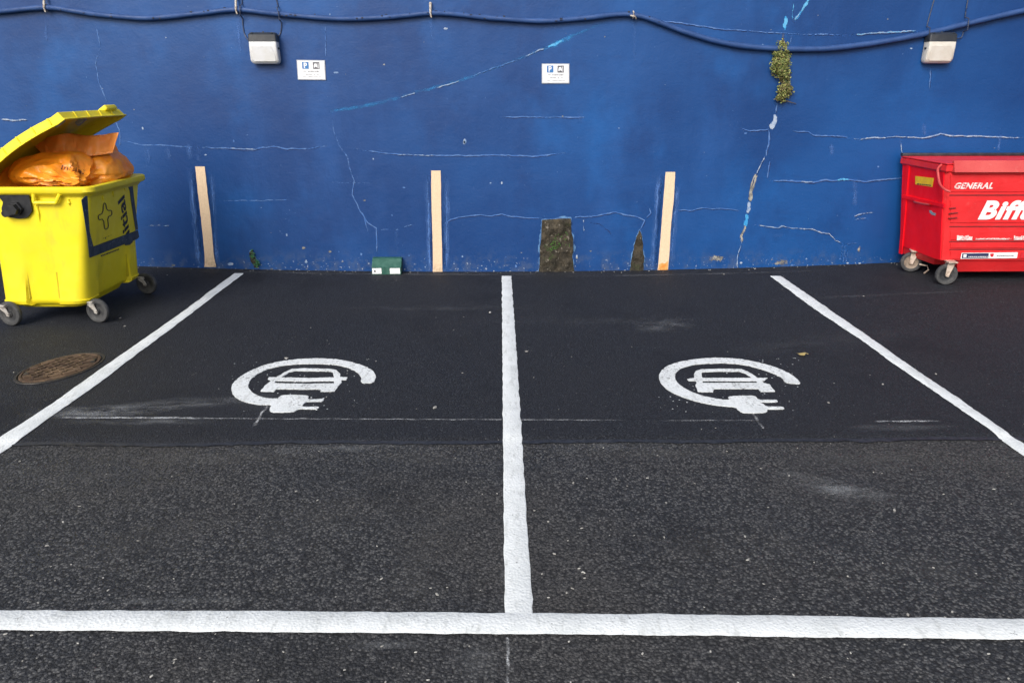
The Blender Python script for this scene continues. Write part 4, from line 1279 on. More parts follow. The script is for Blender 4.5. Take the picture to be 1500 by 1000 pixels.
edge = [grid[i, 0] for i in range(nu + 1)] + [grid[nu, j] for j in range(1, nv + 1)] + [grid[i, nv] for i in range(nu - 1, -1, -1)] + [grid[0, j] for j in range(nv - 1, 0, -1)]
dn = -(Vector((-math.sin(LA), 0, math.cos(LA)))) * .066
cc = lidp(LL / 2, (LY0 + LY1) / 2, 0)
low = []
for e in edge:
    out = (e.co - cc); out -= out.project(dn); out.normalize()
    low.append(bm.verts.new(e.co + dn + out * .012))
lip = [bm.verts.new(v.co + ((v.co - cc) - (v.co - cc).project(dn)).normalized() * .016 + dn * .05) for v in low]
k = len(edge)
for i in range(k):
    bm.faces.new([edge[i], edge[(i + 1) % k], low[(i + 1) % k], low[i]])
    bm.faces.new([low[i], low[(i + 1) % k], lip[(i + 1) % k], lip[i]])
bmesh.ops.recalc_face_normals(bm, faces=bm.faces[:])
mb = MB(); mb.bm(bm, smooth=True)
lid = mb.build("lid", M['yellow'], yb)
sm = lid.modifiers.new("thickness", 'SOLIDIFY'); sm.thickness = .012; sm.offset = -1
bv = lid.modifiers.new("edges", 'BEVEL'); bv.width = .006; bv.segments = 2; bv.limit_method = 'ANGLE'; bv.angle_limit = R(40)
mb = MB()
nn = Vector((-math.sin(LA), 0, math.cos(LA)))
rotL = Matrix.Rotation(-LA, 3, 'Y')
for s in (.30, .45, .60, .75, .90):      # ribs on the near skirt
    mb.box(lidp(LL * s, LY0 - .010, -.028), (.012, .008, .060), rotL, .003, 1)
for t in (.2, .4, .6, .8):               # ribs on the free end
    mb.box(lidp(LL + .012, LY0 + (LY1 - LY0) * t, -.026), (.008, .012, .060), rotL, .003, 1)
mb.build_each("skirt_rib", M['yellow'], lid)
mb = MB()                                # moulded grips at the free end
for t, wd, hh in ((.82, .20, .03),):
    v = LY0 + (LY1 - LY0) * t
    mb.box(lidp(LL - .005, v, .012 + hh * .2), (.08, wd, .03 + hh * .5), rotL, .012, 3)
mb.build_each("lid_grip", M['yellow'], lid)
mb = MB()
for t in (.28, .62):
    v = LY0 + (LY1 - LY0) * t
    mb.box(lidp(LL * .82, v, -.006), (.10, .03, .04), rotL, .006, 1)
mb.build_each("lid_catch", M['scuff'], lid)
# castors
gA = on_ground(145, 473); gB = on_ground(216, 431); gC = on_ground(17, 477.5); 
for g, sw in ((gA, .045), (gB, .045), (gC, .045), (Vector((gC.x + .05, gB.y, gz(gC.x, gB.y) + RISE)), .045)):
    castor(yb, Vector((g.x, g.y + .02, gz(g.x, g.y) + RISE)), zb + .02, .108, R(90 - 12), sw, M['zinc'], M['hub'])
# printed panel on the long side
mb = MB()
mb.prism([onR(x, y, .001) for x, y in ((119, 293), (125, 287), (127.5, 287), (131, 340), (136.5, 361), (136.5, 375.5), (131, 377.5), (128, 350))], nR, .003)
mb.prism([onR(x, y, .001) for x, y in ((136.7, 361), (201.5, 337), (203.5, 347), (201, 350), (136.7, 375.5))], nR, .003)
mb.prism([onR(x, y, .001) for x, y in ((186.5, 270), (190, 265), (194, 270), (196, 290), (202, 336), (198.5, 337), (192, 296), (190, 280))], nR, .003)
mb.prism([onR(x, y, .0012) for x, y in ((183, 355.5), (194, 351.5), (194, 354.5), (190, 358.5), (183, 359.5))], nR, .003)
pn = mb.build("panel_frame", M['navy'], yb)
mb = MB()
for i in range(26):
    t = random.random()
    if random.random() < .5: x, y = 121 + 12 * t + random.uniform(1, 5), 295 + 75 * t
    else: x, y = 138 + 60 * t, 368 - 24 * t + random.uniform(-4, 3)
    cc_ = onR(x, y, .0048); r = random.uniform(.002, .006)
    mb.add([cc_ + Vector((0, math.cos(j) * r * 1.5, math.sin(j) * r)) for j in (0, 1.2, 2.5, 3.8, 5)], [[0, 1, 2, 3, 4]])
mb.build("scuff_marks", M['scuff'], pn, recalc=False)['kind'] = "stuff"
mb = MB()
crs = [(151, 297.5), (155, 297), (157, 308), (164, 307.5), (164.5, 315), (158, 318.5), (159.5, 333), (155, 337), (152.5, 335), (151, 321), (144, 323), (143, 315.5), (150, 312)]
cen = (153.8, 316)
def ring_poly(pl, c_, k):
    return [(c_[0] + (x - c_[0]) * k, c_[1] + (y - c_[1]) * k) for x, y in pl]
cp = [(p.x, p.y) for p in chaikin([(x, y, 0) for x, y in crs], .22)]
inner = []
for i, (x, y) in enumerate(cp):   # inset along the polygon normal
    x0, y0 = cp[i - 1]; x1, y1 = cp[(i + 1) % len(cp)]
    tx, ty = x1 - x0, y1 - y0; l = math.hypot(tx, ty)
    inner.append((x - ty / l * 1.15, y + tx / l * 1.15))
ar = sum(cp[i - 1][0] * cp[i][1] - cp[i][0] * cp[i - 1][1] for i in range(len(cp)))
if ar < 0: inner = [(2 * a_[0] - b_[0], 2 * a_[1] - b_[1]) for a_, b_ in zip(cp, inner)]
mb.prism([onR(x, y, .001) for x, y in cp], nR, .002, 0, [[onR(x, y, .001) for x, y in inner]])
mb.build("cross_emblem", M['ink'], yb)
mb = MB()
# word set on its side, reading upwards, its first letter under the frame
bl = onR(191.5, 350, .002); tp = onR(182.3, 284.5, .002)
dirU = (tp - bl)
up_ = onR(173, 290, .002) - onR(182.5, 287, .002); up_ -= up_.project(dirU)
put_text(mb, "nitial", bl, dirU, up_, dirU.length, up_.length * 1.12, 0, .022)
mb.build("lettering", M['ink'], yb, recalc=False)
mb = MB()
o1 = onR(150.5, 351.5, .002); o2 = onR(164, 346, .002)
put_text(mb, "0pd4", o1, o2 - o1, UP, (o2 - o1).length, .040, 0, .05)
o1 = onR(148, 376, .002); o2 = onR(174.5, 366, .002)
rs = random.Random(5); u = 0
while u < 1:
    du = rs.uniform(.05, .10)
    a_ = o1.lerp(o2, u); b_ = o1.lerp(o2, min(1, u + du * .75)); hh = UP * rs.uniform(.018, .030)
    mb.add([a_, b_, b_ + hh, a_ + hh], [[0, 1, 2, 3]]); u += du
mb.build("small_print", M['ink'], yb, recalc=False)

# ------------------------------------------------------------------ orange bags
def bag(c, rad, seed, label, rotz=0, neck=None, name="rubbish_bag", flat=.55, mat='bag', extra=None):
    bm = bmesh.new()
    bmesh.ops.create_icosphere(bm, subdivisions=5, radius=1)
    c = Vector(c)
    rot = Matrix.Rotation(rotz, 3, 'Z')
    nk = Vector(neck).normalized() if neck else None
    for v in bm.verts:
        d = v.co.copy()
        p = Vector((d.x * rad[0], d.y * rad[1], d.z * rad[2] * (1 if d.z > 0 else flat)))
        q = p * 5 + Vector((seed, seed * 2, 0))
        amp = min(rad)
        h = .38 * noise.noise(p * 3.0 + Vector((seed, 0, 0))) + .09 * noise.noise(q * 1.6)
        fold = 0
        if nk:                                   # pleats that run towards the tied neck
            a = d.angle(nk)
            s1 = nk.orthogonal().normalized(); s2 = nk.cross(s1)
            ph = math.atan2(d.dot(s2), d.dot(s1))
            fold = .11 * math.sin(ph * 9 + 2 * noise.noise(d * 2 + Vector((seed, 0, 0)))) * sstep(1.9, .5, a) * sstep(0, .3, a)
            fold += .05 * math.sin(ph * 21 + 3 * noise.noise(d * 3)) * sstep(1.5, .4, a)
            h += .35 * sstep(.55, 0, a)
        cr = 1 - abs(noise.noise(q * 1.1 + Vector((3, 1, 8)))) * 2
        h += fold + .16 * max(0, cr - .62)
        p = p + d * amp * h
        v.co = c + rot @ p
    mb = MB(); mb.bm(bm, smooth=True)
    r = thing(name, c - Vector((0, 0, rad[2] * flat)), label, 'rubbish bag', 'orange bags in the yellow bin')
    mb.build("bag_body", M[mat], r)
    return r
bA = bag(at_y(78, 254, 6.84), (.32, .30, .205), 1.3, 'plump orange bag with dark print lying at the front of the yellow bin', R(-8), (1, -.5, -.45))
mb = MB()
# print on the bag
vs, fs = text2d("Initial", 1, 0.15, .01)
x1 = max(v.x for v in vs); 
bpm = bpy.data.objects[bA.children[0].name]
from mathutils.bvhtree import BVHTree
def print_on(root, mbx, txt, a, b, h, sh=.15):
    """wrap a word on a bag between two photo pixels"""
    me = root.children[0]
    bvh = BVHTree.FromPolygons([v.co + BASE[root.name] for v in me.data.vertices], [list(p.vertices) for p in me.data.polygons])
    vs, fs = text2d(txt, 1, sh, .012)
    x1 = max(v.x for v in vs)
    out = []
    for v in vs:
        t = v.x / x1
        px = a[0] + (b[0] - a[0]) * t; py = a[1] + (b[1] - a[1]) * t + 4.0 * math.sin(t * PI) * -.4 - v.y * h
        d = ray(px, py).normalized()
        hit = bvh.ray_cast(EYE, d)
        out.append((hit[0] - d * .003) if hit[0] else EYE + d * 7)
    mbx.add(out, fs)
print_on(bA, mb, "Initial", (88, 248), (124, 256), 9.5)
mb.build("lettering", M['bag_print'], bA, recalc=False)
bB = bag(at_y(158, 250, 7.16), (.205, .30, .19), 4.1, 'small orange bag bulging over the right rim of the yellow bin', R(15), (-1, -.5, -.3))
bC = bag(at_y(118, 232, 7.28), (.36, .18, .18), 7.7, 'pale orange bag at the back of the yellow bin with its open mouth standing up', 0, (.1, 0, 1), mat='bag_thin')
# its open mouth: a thin collar of film standing up behind the others
mb = MB()
top = [(48, 211), (62, 203), (80, 199), (97, 195.5), (112, 197), (130, 199), (150, 197.5), (163, 195.5), (174, 194.5)]
bot = [(62, 226), (72, 228), (84, 227), (98, 224), (112, 226), (126, 229), (140, 228), (155, 226), (165, 224)]
T = catmull([(x, y, 0) for x, y in top], 6); B = catmull([(x, y, 0) for x, y in bot], 6)
rows = []
for i in range(len(T)):
    row = []
    for j in range(9):
        t = j / 8
        p = T[i].lerp(B[i], t)
        dep = 7.05 + .05 * math.sin(i * .34) * (1 - t) - .13 * t + .028 * noise.noise(Vector((i * .25, t * 2.2, 4))) + .012 * noise.noise(Vector((i * .8, t * 3, 9)))
        row.append(at_y(p.x, p.y, dep))
    rows.append(row)
n = 9
mb.add([v for r in rows for v in r], [[i * n + j, (i + 1) * n + j, (i + 1) * n + j + 1, i * n + j + 1] for i in range(len(rows) - 1) for j in range(n - 1)], 0, True)
ck = mb.build("bag_mouth", M['bag_thin'], bC, recalc=False)
sm = ck.modifiers.new("film", 'SOLIDIFY'); sm.thickness = .004
bD = bag(at_y(6, 276, 6.98), (.28, .36, .19), 11.3, 'dull orange bag in the shade under the open lid', R(30), (.5, .2, 1))
# more refuse that fills the tub below
bE = bag((XLt + .48, (YF + YB) / 2, ZR - .30), (.30, .36, .20), 15.1, 'crushed orange bag filling the yellow bin below the others', 0, (0, 0, 1))

# ------------------------------------------------------------------ red bin
RF, RB = 7.66, 8.54
gR = gz(4.6, 8.0) + RISE
Zt = at_y(1400, 241.5, RF).z
Zb = at_y(1400, 381, RF + .03).z
XLt2 = at_y(1388, 240, RF).x; XLb2 = at_y(1378, 380, RF).x
WR = 1.36
rb = thing("waste_bin", (XLt2 + WR / 2, (RF + RB) / 2, gR), 'red metal wheeled bin with white lettering, shut, at the right end of the wall', 'waste bin')
def rq(t, ch=.055, ins=0.0):
    """section with chamfered front-left corner"""
    z = Zb + (Zt - Zb) * t
    x0 = XLb2 + (XLt2 - XLb2) * t + ins; x1 = XLt2 + WR + (-.09 + .09 * t) - ins
    y0 = RF + .03 * (1 - t) + ins; y1 = RB - .04 * (1 - t) - ins
    return [Vector(p) for p in ((x0, y1, z), (x0, y0 + ch, z), (x0 + ch, y0, z), (x1 - ch, y0, z), (x1, y0 + ch, z), (x1, y1, z))]
mb = MB()
secs = [rq(0, .03), rq(.5, .03), rq(.93, .03)]
for a_, b_ in zip(secs, secs[1:]):
    for i in range(6):
        mb.add([a_[i], a_[(i + 1) % 6], b_[(i + 1) % 6], b_[i]], [[0, 1, 2, 3]], 1 if i == 0 else 0)
mb.add(secs[0], [[5, 4, 3, 2, 1, 0]], 0)
mb.add(secs[-1], [[0, 1, 2, 3, 4, 5]], 0)
tub = mb.build("tub", [M['red'], M['red_side']], rb)
pF2 = Vector((0, RF + .03, Zb)); nF2 = Vector((0, -1, -.03 / (Zt - Zb))).normalized()
nL2 = Vector((-1, 0, -(XLb2 - XLt2) / (Zt - Zb))).normalized(); pL2 = Vector((XLb2, 0, Zb))
def rF(x, y, off=0.0): return on_plane(x, y, pF2 + nF2 * off, nF2)
def rL(x, y, off=0.0): return on_plane(x, y, pL2 + nL2 * off, nL2)
xr = XLt2 + WR - .06
# pressed ribs across the front
mb = MB()
def frib(y0, y1, x0=1391, d=.008):
    a_ = rF(x0, y0); b_ = rF(x0, y1)
    c_ = Vector((xr, 0, 0))
    p = [a_, b_, Vector((xr, b_.y, b_.z)), Vector((xr, a_.y, a_.z))]
    q = [p[0] + Vector((.008, 0, -.008)), p[1] + Vector((.008, 0, .008)), p[2] + Vector((0, 0, .008)), p[3] + Vector((0, 0, -.008))]
    q = [v + nF2 * d for v in q]
    p = [v - nF2 * .004 for v in p]
    mb.add(p + q, [[4, 5, 6, 7], [0, 1, 5, 4], [1, 2, 6, 5], [2, 3, 7, 6], [3, 0, 4, 7], [3, 2, 1, 0]])
for y0, y1 in ((255, 282), (292, 327), (338, 352), (355.5, 364), (367, 380)):
    frib(y0, y1)
mb.build_each("pressed_panel", M['red'], rb)
mb = MB()
for y in (286, 332, 354, 365.5):
    a_ = rF(1391, y, .002)
    mb.box(Vector(((a_.x + xr) / 2, a_.y, a_.z)), (xr - a_.x, .004, .012))
mb.build_each("groove", M['groove'], rb)
# raised lettering strokes on the corner (pressed slots)
mb = MB()
for (x0, y0, x1, y1) in ((1391, 305.5, 1400, 304.5), (1390, 313, 1403, 311.5), (1389.5, 320, 1402, 319)):
    a_ = rF(x0, y0, .013); b_ = rF(x1, y1, .013)
    mb.tube([a_, b_], .007, 8)
mb.build_each("pressed_slot", M['groove'], rb)
# side panel details
mb = MB()
p0, p1, p2, p3 = rL(1323.5, 285), rL(1385, 299), rL(1384.5, 304), rL(1323, 290)
mb.prism([p0, p1, p2, p3], nL2, .016)
mb.prism([rL(1330, 231), rL(1334, 232), rL(1322, 372), rL(1318, 371)], nL2, .012)
mb.prism([rL(1378, 238), rL(1384, 239), rL(1378, 380), rL(1373, 378)], nL2, .008)
mb.build_each("side_flange", M['red_side'], rb)
mb = MB()
mb.tube([rL(1339, 295.5, .0), rL(1341, 296, .04), rL(1352, 298.5, .045), rL(1361, 299.5, .04), rL(1363, 299, .0)], .010, 8)
mb.build("side_grip", M['red_worn'], rb)
mb = MB()
hb = [rL(1380, 241, .005), rL(1374, 247, .05), rL(1374.5, 258, .06), rL(1377, 270, .06), rL(1384, 277.5, .05), rL(1392, 281, .01)]
mb.tube(catmull(hb, 5), .012, 8)
mb.build("lifting_handle", M['red_worn'], rb)
mb = MB()
mb.prism([rL(x, y, .001) for x, y in ((1341, 258), (1368, 261), (1366, 274), (1341, 270))], nL2, .002)
yl = mb.build("warning_sticker", M['label_yellow'], rb)
mb = MB()
rs = random.Random(8); u = 0
while u < 1:
    du = rs.uniform(.05, .12)
    a_ = rL(1343, 271.2 - 1, .0042).lerp(rL(1364, 273.6 - 1, .0042), u); b_ = rL(1343, 271.2 - 1, .0042).lerp(rL(1364, 273.6 - 1, .0042), min(1, u + du * .75))
    mb.add([a_, b_, b_ + UP * .015, a_ + UP * .015], [[0, 1, 2, 3]]); u += du
mb.build("small_print", M['ink'], yl, recalc=False)
mb = MB()
mb.prism([rL(x, y, .001) for x, y in ((1361.5, 308), (1364.5, 308.5), (1366, 311), (1371, 312.5), (1370, 316), (1365, 314.5), (1362, 311.5))], nL2, .002)
mb.build("torn_sticker", M['scuff'], rb)
# rim, lid and front flap
mb = MB()
def rrim(o, z):
    s = rq(1, .03)
    x0, x1 = s[0].x - o, s[5].x + o; y0, y1 = s[2].y - o, s[5].y + o
    return [Vector((x0, y1, z)), Vector((x0, y0, z)), Vector((x1, y0, z)), Vector((x1, y1, z))]
mb.loft([rrim(.0, Zt - .075), rrim(.012, Zt - .06), rrim(.012, Zt - .012), rrim(.0, Zt)], 0, True)
mb.build("rim", M['red'], rb)
mb = MB()
a_ = rrim(.018, Zt + .003)
zl = at_y(1400, 224.0, RB).z
ZL = max(Zt + .02, zl - .03)
mb.loft([rrim(.014, Zt + .002), rrim(.016, Zt + .010), rrim(.010, Zt + .014)], 0, True)
lid2 = mb.build("lid", M['red'], rb)
mb = MB()
s = rq(1, .03)
mb.box(Vector(((s[0].x + s[5].x) / 2 - .004, RB + .0, (Zt + .012 + zl) / 2)), (s[5].x - s[0].x + .03, .05, max(.03, zl - Zt - .012)), None, .006, 2)
mb.build("lid_dark_strip", M['dark_edge'], lid2)  # dark strip along the back edge of the lid
mb = MB()
x0 = rF(1393, 245).x
zA = at_y(1400, 237, RF - .01).z; zB = at_y(1400, 252.5, RF - .05).z
pr = [(RF - .012, zA + .012), (RF - .055, zB + .012), (RF - .058, zB), (RF + .0, zB + .0), (RF + .012, zA)]
mb.loft([[Vector((x, y, z)) for y, z in pr] for x in (x0 + .012, x0 + .03, xr)], 0, True)
mb.build("front_flap", M['red_worn'], rb)
# tapering belly under the tub
mb = MB()
bx0 = at_y(1392, 385, RF + .2).x; bx1 = at_y(1494, 385, RF + .2).x + .30
zlow = at_y(1400, 399, RF + .06).z
mb.loft([[Vector(p) for p in ((bx0 + .03, RB - .12, zlow), (bx0 + .03, RF + .10, zlow), (bx1 - .05, RF + .10, zlow), (bx1 - .05, RB - .12, zlow))],
         [Vector(p) for p in ((bx0 - .03, RB - .06, Zb + .004), (bx0 - .03, RF + .045, Zb + .004), (bx1, RF + .045, Zb + .004), (bx1, RB - .06, Zb + .004))]], 0, True)
mb.build("belly", M['red'], rb)
mb = MB()
mb.loft([[Vector(p) for p in ((XLb2 + .02, RB - .10, Zb - .085), (XLb2 + .06, RF + .22, Zb - .085), (XLb2 + .30, RF + .22, Zb - .085), (XLb2 + .30, RB - .10, Zb - .085))],
         [Vector(p) for p in ((XLb2 + .01, RB - .05, Zb + .003), (XLb2 + .02, RF + .14, Zb + .003), (XLb2 + .30, RF + .14, Zb + .003), (XLb2 + .30, RB - .05, Zb + .003))]], 0, True)
mb.build("axle_box", M['red'], rb)
gA = on_ground(1385, 417.5); gB = on_ground(1333.5, 398.5)
for g, ang, hub in ((gA, 84, M['hub']), (gB, 72, M['hub_pale']), (Vector((gA.x + 1.04, gA.y, 0)), 84, M['hub']), (Vector((gB.x + 1.22, gB.y, 0)), 95, M['hub_pale'])):
    castor(rb, Vector((g.x, g.y + .02, gz(g.x, g.y) + RISE)), Zb - .002, .108, R(ang), -.02, M['cream_metal'], hub, (.14, .09))
mb = MB()
p = Vector((gB.x, gB.y, gz(gB.x, gB.y) + RISE))
mb.tube([p + Vector((.05, -.06, .10)), p + Vector((.12, -.09, .09)), p + Vector((.14, -.10, .05)), p + Vector((.09, -.11, .01))], .009, 8)
mb.build("brake_lever", M['cream_metal'], rb)
# lettering on the front
UXr = Vector((1, 0, 0)); UZr = Vector((0, -0.03, Zt - Zb)).normalized()
mb = MB()
a_ = rF(1432, 322, .0125); 
wB = rF(1514, 322, .0125).x - a_.x
put_text(mb, "Biffa", a_, UXr, UZr, wB, (rF(1440, 294, .0125) - rF(1440, 322.5, .0125)).z, .26, .045)
mb.build("lettering", M['bin_white'], rb, recalc=False)
mb = MB()
a_ = rF(1397.5, 277, .0125)
put_text(mb, "GENERAL", a_, UXr, UZr, rF(1454, 277, .0125).x - a_.x, (rF(1440, 268, .0125) - rF(1440, 277.5, .0125)).z, .25, .04)
mb.build("lettering", M['worn_white'], rb, recalc=False)
mb = MB()
rs = random.Random(11)
def dashes(x0, x1, y0, y1, off, mn, mx, gap, fill=1.0):
    x = x0
    while x < x1:
        d = rs.uniform(mn, mx)
        if rs.random() < fill:
            hh = rs.uniform(.7, 1)
            a1 = rF(x, y1, off); b1 = rF(min(x + d, x1), y1, off); zz = (rF(x, y0, off) - a1) * hh
            mb.add([a1, b1, b1 + zz + UXr * .003, a1 + zz + UXr * .003], [[0, 1, 2, 3]])
        x += d + gap
dashes(1401.5, 1424, 344.5, 352, .0125, 2.0, 3.6, .35)
dashes(1402.5, 1423, 348, 352, .0127, 2.4, 4, .3)
dashes(1429, 1481, 348.5, 351, .0125, 1.0, 2.2, .5, .93)
dashes(1485, 1520, 345, 351.5, .0125, 1.6, 3.2, .45)
mb.build("small_print", M['worn_white'], rb, recalc=False)
mb = MB()
mb.prism([rF(x, y, .0125) for x, y in ((1408.5, 370.5), (1491, 369.5), (1489.5, 378), (1407, 379))], nF2, .001)
lb = mb.build("label_strip", M['bin_white'], rb)
mb = MB()
mb.prism([rF(x, y, .0138) for x, y in ((1409.5, 371.3), (1448.5, 370.8), (1447.5, 377.8), (1408.8, 378.2))], nF2, .0006)
mb.build("navy_field", M['label_navy'], lb)
mb = MB()
mb.prism([rF(x, y, .0146) for x, y in ((1411.5, 372.6), (1416, 372.5), (1415.5, 376.8), (1411.2, 377))], nF2, .0006)
x = 1418.5
while x < 1446:
    d = rs.uniform(1.6, 3.2)
    a1 = rF(x, 376.4, .0146); b1 = rF(min(x + d, 1447), 376.4, .0146); zz = UP * rs.uniform(.022, .03)
    mb.add([a1, b1, b1 + zz, a1 + zz], [[0, 1, 2, 3]]); x += d + .6
mb.build("small_print", M['bin_white'], lb)
mb = MB()
mb.prism([rF(x, y, .0138) for x, y in ((1450.5, 371.5), (1456, 371.3), (1455.5, 374.5), (1453, 377), (1450.5, 374.6))], nF2, .0006)
mb.build("shield_mark", M['label_red'], lb); mb = MB()
mb.prism([rF(x, y, .0125) for x, y in ((1496, 370), (1520, 369.8), (1519, 377.8), (1494.5, 378))], nF2, .0006)
mb.build("red_label", M['label_red'], rb)
mb = MB()
dashes(1460, 1485, 373.4, 375.8, .0140, 1.0, 2.2, .5)
mb.build("small_print", M['sign_print'], lb, recalc=False)

# ------------------------------------------------------------------ green box at the wall foot
fy = WALL - .17
q = [at_y(545, 377, WALL - .03), at_y(587, 377, WALL - .03), at_y(587, 391.5, fy), at_y(545, 391.5, fy)]
bx0, bx1 = at_y(544.5, 398, fy).x, at_y(587.5, 398, fy).x
gzb = gz((bx0 + bx1) / 2, fy) + RISE
zt_ = at_y(565, 377.5, WALL - .06).z; zm = at_y(565, 391.5, fy).z
gb = thing("bait_box", ((bx0 + bx1) / 2, WALL - .09, gzb), 'low dark green plastic box with two white labels on the ground against the wall', 'box')
mb = MB()
pr = [(WALL - .008, gzb + .002), (fy, gzb + .002), (fy, zm - .006), (fy + .012, zm), (WALL - .075, zt_ - .006), (WALL - .06, zt_), (WALL - .012, zt_), (WALL - .008, zt_ - .006)]
secs = []
for x, k in ((bx0 + .0, .96), (bx0 + .008, 1), (bx1 - .008, 1), (bx1, .96)):
    cy = sum(y for y, z in pr) / len(pr); cz = sum(z for y, z in pr) / len(pr)
    secs.append([Vector((x, cy + (y - cy) * k, cz + (z - cz) * k)) for y, z in pr])
mb.loft(secs, 0, True)
mb.build("shell", M['green_box'], gb)
mb = MB()
w_ = bx1 - bx0
for a_, b_ in ((.02, .335), (.62, .965)):
    pz0, pz1 = gzb + .012, zm - .010
    mb.prism([Vector((bx0 + w_ * a_, fy - .0012, pz0)), Vector((bx0 + w_ * b_, fy - .0012, pz0)), Vector((bx0 + w_ * b_, fy - .0012, pz1)), Vector((bx0 + w_ * a_, fy - .0012, pz1))], (0, -1, 0), .001)
    m_ = mb.build("white_label", M['bin_white'], gb); mb = MB()
    if a_ < .1:
        cz = (pz0 + pz1) / 2; cx = bx0 + w_ * .11
        mb.prism([Vector((cx - .011, fy - .0024, cz - .012)), Vector((cx + .012, fy - .0024, cz - .012)), Vector((cx + .006, fy - .0024, cz + .006)), Vector((cx, fy - .0024, cz + .015)), Vector((cx - .008, fy - .0024, cz + .004))], (0, -1, 0), .0006)
        mb.build("dark_mark", M['ink'], m_); mb = MB()
mb = MB()
mb.cyl(Vector((bx1 - w_ * .02, fy + .05, gzb + .05)), Vector((bx1 + .006, fy + .05, gzb + .05)), .025, 14)
mb.build("entry_hole", M['black_plastic'], gb)

# ------------------------------------------------------------------ plants
pl = thing("creeping_plant", on_wall(1143, 152, .0), 'bushy small-leaved plant growing out of the crack high on the right of the wall', 'plant')
def leaf(mb, c, r, nrm, mi):
    n_ = Vector(nrm).normalized()
    u = n_.orthogonal().normalized(); u.rotate(Matrix.Rotation(random.random() * 6.28, 3, n_)); v = n_.cross(u)
    b = n_ * r * .25
    mb.add([c - u * r, c - u * r * .3 - v * r * .55 + b, c + u * r * .5 - v * r * .45 + b, c + u * r, c + u * r * .5 + v * r * .45 + b, c - u * r * .3 + v * r * .55 + b], [[0, 1, 2, 3, 4, 5]], mi)
cl = [(1146, 70, 7.5, 10, 320), (1141, 82, 6.5, 6, 180), (1143, 96, 11, 10, 620), (1146, 106, 10, 8, 420), (1150, 90, 8, 8, 240), (1136, 90, 6, 7, 160), (1138, 78, 7, 5, 90), (1153, 76, 5, 8, 90), (1135, 103, 5, 7, 120), (1149, 112, 7, 4, 90),
      (1146, 119, 4, 5, 40), (1155, 116, 2.5, 6, 50), (1150, 130, 9, 9, 430), (1146, 140, 8, 6, 200), (1156, 133, 6, 6, 110), (1141, 145, 5, 4, 80), (1147, 148, 4, 3, 30)]
mbl = MB()
ms = MB()
for x, y, rx, ry, k in cl:
    dep = 0.13 * min(1, rx / 9)
    k = int(k * .66)
    cx = on_wall(x, y, 0.0)
    for i in range(k):
        while True:
            a_, b_, d_ = random.uniform(-1, 1), random.uniform(-1, 1), random.uniform(0, 1)
            if a_ * a_ + b_ * b_ + d_ * d_ < 1.15: break
        g_ = 1.0 if random.random() < .72 else random.uniform(1.1, 1.55)
        jx = a_ * rx * g_; jy = b_ * ry * g_
        p = on_wall(x + jx, y + jy, .012 + dep * d_)
        mi = random.choices((0, 1, 2), (.42, .38, .20) if y < 115 else (.28, .30, .42))[0]
        leaf(mbl, p, random.uniform(.006, .015), (random.uniform(-.8, .8), -random.uniform(.3, 1), random.uniform(-.2, 1)), mi)
    for i in range(max(3, k // 25)):
        a_ = random.uniform(0, 2 * PI)
        e = on_wall(x + rx * 1.25 * math.cos(a_), y + ry * 1.25 * math.sin(a_), random.uniform(.02, .09))
        s0 = on_wall(x + random.uniform(-2, 2), y + random.uniform(-2, 2), .004)
        ms.tube([s0, s0.lerp(e, .5) + Vector((0, -.03, .01)), e], [.0028, .002, .0012], 4)
        leaf(mbl, e, .012, (random.uniform(-.5, .5), -1, .6), random.choice((0, 1, 2)))
mbl.build("foliage", [M['leaf_a'], M['leaf_b'], M['leaf_c']], pl, recalc=False)
for a_, b_, c_ in (((1147, 60), (1146, 90), (1144, 112)), ((1146, 108), (1148, 125), (1143, 150)), ((1152, 108), (1156, 120), (1152, 132)), ((1147, 146), (1158, 150), (1166, 152)), ((1146, 62), (1147, 54), (1147, 50))):
    ms.tube([on_wall(*a_, .006), on_wall(*b_, .035), on_wall(*c_, .008)], [.005, .005, .003], 6)
ms.build("stem", M['stem'], pl)
# little weed by the green-stained chip
wd = thing("weed", on_wall(376, 391, .01), 'tiny dark green weed at the wall foot right of the leftmost cream stripe', 'plant')
mb = MB()
for i in range(90):
    t = random.random()
    x = random.gauss(369.5, 1.5) if t < .45 else random.gauss(376, 2.2)
    y = random.gauss(373, 3.4) if t < .45 else random.gauss(386, 2.4)
    leaf(mb, on_wall(x, y, random.uniform(.010, .045)), random.uniform(.007, .014), (random.uniform(-.8, .8), -1, random.uniform(-.2, .9)), 0)
mb.build("foliage", M['weed'], wd, recalc=False)
mb = MB()
mb.tube([on_wall(376, 392, .006), on_wall(374, 383, .02), on_wall(369, 370, .014)], [.003, .003, .002], 6)
mb.build("stem", M['stem'], wd)

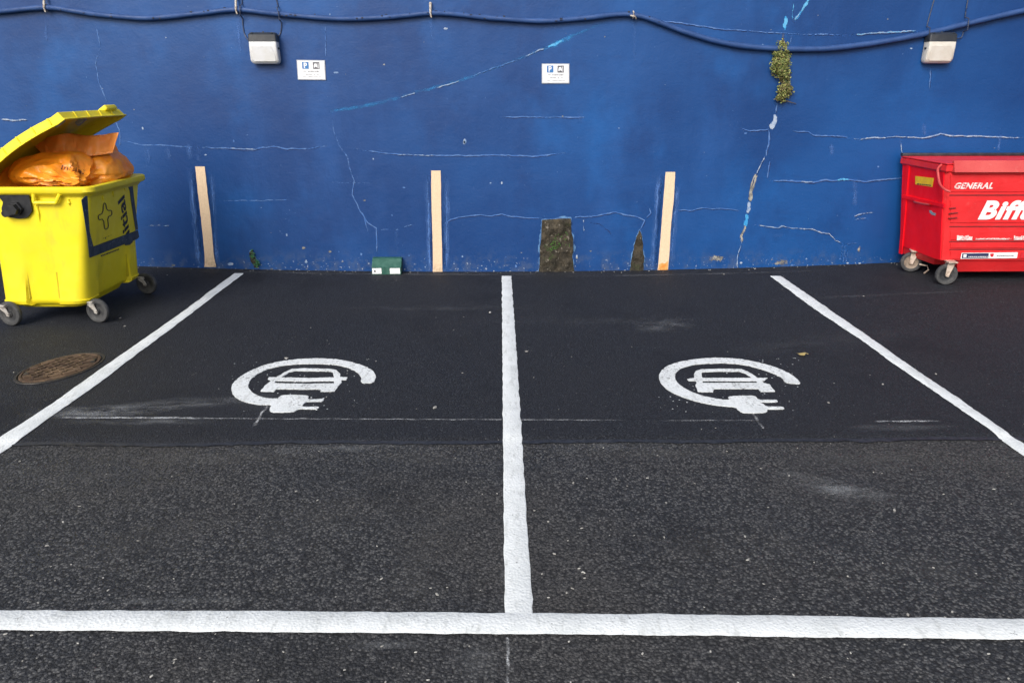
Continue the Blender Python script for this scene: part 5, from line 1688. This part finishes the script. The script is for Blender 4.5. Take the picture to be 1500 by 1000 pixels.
# ------------------------------------------------------------------ litter
mb = MB()
g = gp(1173, 521, .006)
lp = []
for k in range(14):
    a_ = 2 * PI * k / 14
    lp.append(g + Vector((.038 * math.cos(a_) * (1 + .2 * math.sin(3 * a_)), .028 * math.sin(a_) + .006 * math.sin(2 * a_), .006 + .012 * math.cos(a_) ** 2)))
mb.add(lp + [g + Vector((0, 0, .003))], [[i, (i + 1) % 14, 14] for i in range(14)], 0, True)
mb.tube([g + Vector((.036, 0, .016)), g + Vector((.055, -.008, .012))], .002, 5)
lf = mb.build("fallen_leaf", M['dry_leaf'], recalc=False)
tag(recenter(lf), 'small dry yellow leaf lying on the asphalt right of the right charging symbol', 'leaf')
mb = MB()
def stone(px, py, r):
    g = gp(px, py, r * .35)
    bm = bmesh.new(); bmesh.ops.create_icosphere(bm, subdivisions=1, radius=r)
    sx = random.uniform(.8, 1.6); a_ = random.random() * 6
    for v in bm.verts:
        v.co = v.co * (1 + .35 * noise.noise(v.co * 60 + Vector((px, py, 0)))); v.co.x *= sx * 1.5; v.co.z *= .45
    mb.bm(bm, Matrix.Translation(g) @ Matrix.Rotation(a_, 4, 'Z'))
for x, y, r in ((176, 466, .012), (183, 478, .014), (420, 525, .020), (718, 458, .020), (771, 515, .014), (1106, 394, .014), (1060, 402, .012), (1371, 548, .012), (1293, 563, .012), (1265, 434, .012), (1214, 590, .01), (637, 597, .018), (245, 403, .01), (470, 402, .01), (640, 870, .012), (803, 764, .010), (855, 838, .010), (812, 811, .011), (775, 915, .008), (1330, 900, .012), (255, 970, .008), (222, 990, .010), (655, 860, .008), (840, 707, .012), (1310, 747, .014)):
    stone(x, y, r * (.5 if y > 640 else .62))
for i in range(190):
    px = random.uniform(-100, 1600)
    py = random.uniform(648, 1000) if random.random() < .8 else random.uniform(402, 640)
    stone(px, py, random.uniform(.002, .005))
for i in range(150):
    px = random.uniform(-60, 1560)
    g = on_wall(px, 395, 0)
    yy = WALL - .01 - abs(random.gauss(0, .05))
    q = Vector((g.x, yy, top_z(g.x, yy)))
    r = random.uniform(.002, .006)
    k = random.randint(4, 6)
    mb.add([q + Vector((math.cos(6.28 * j / k) * r * random.uniform(.7, 1.8), math.sin(6.28 * j / k) * r, 0)) for j in range(k)] + [q + Vector((0, 0, r * .9))], [[j, (j + 1) % k, k] for j in range(k)])
o = mb.build("grit", M['grit'], recalc=False)
tag(o, 'pale grit and small stones scattered on the asphalt', 'grit', None, 'stuff')
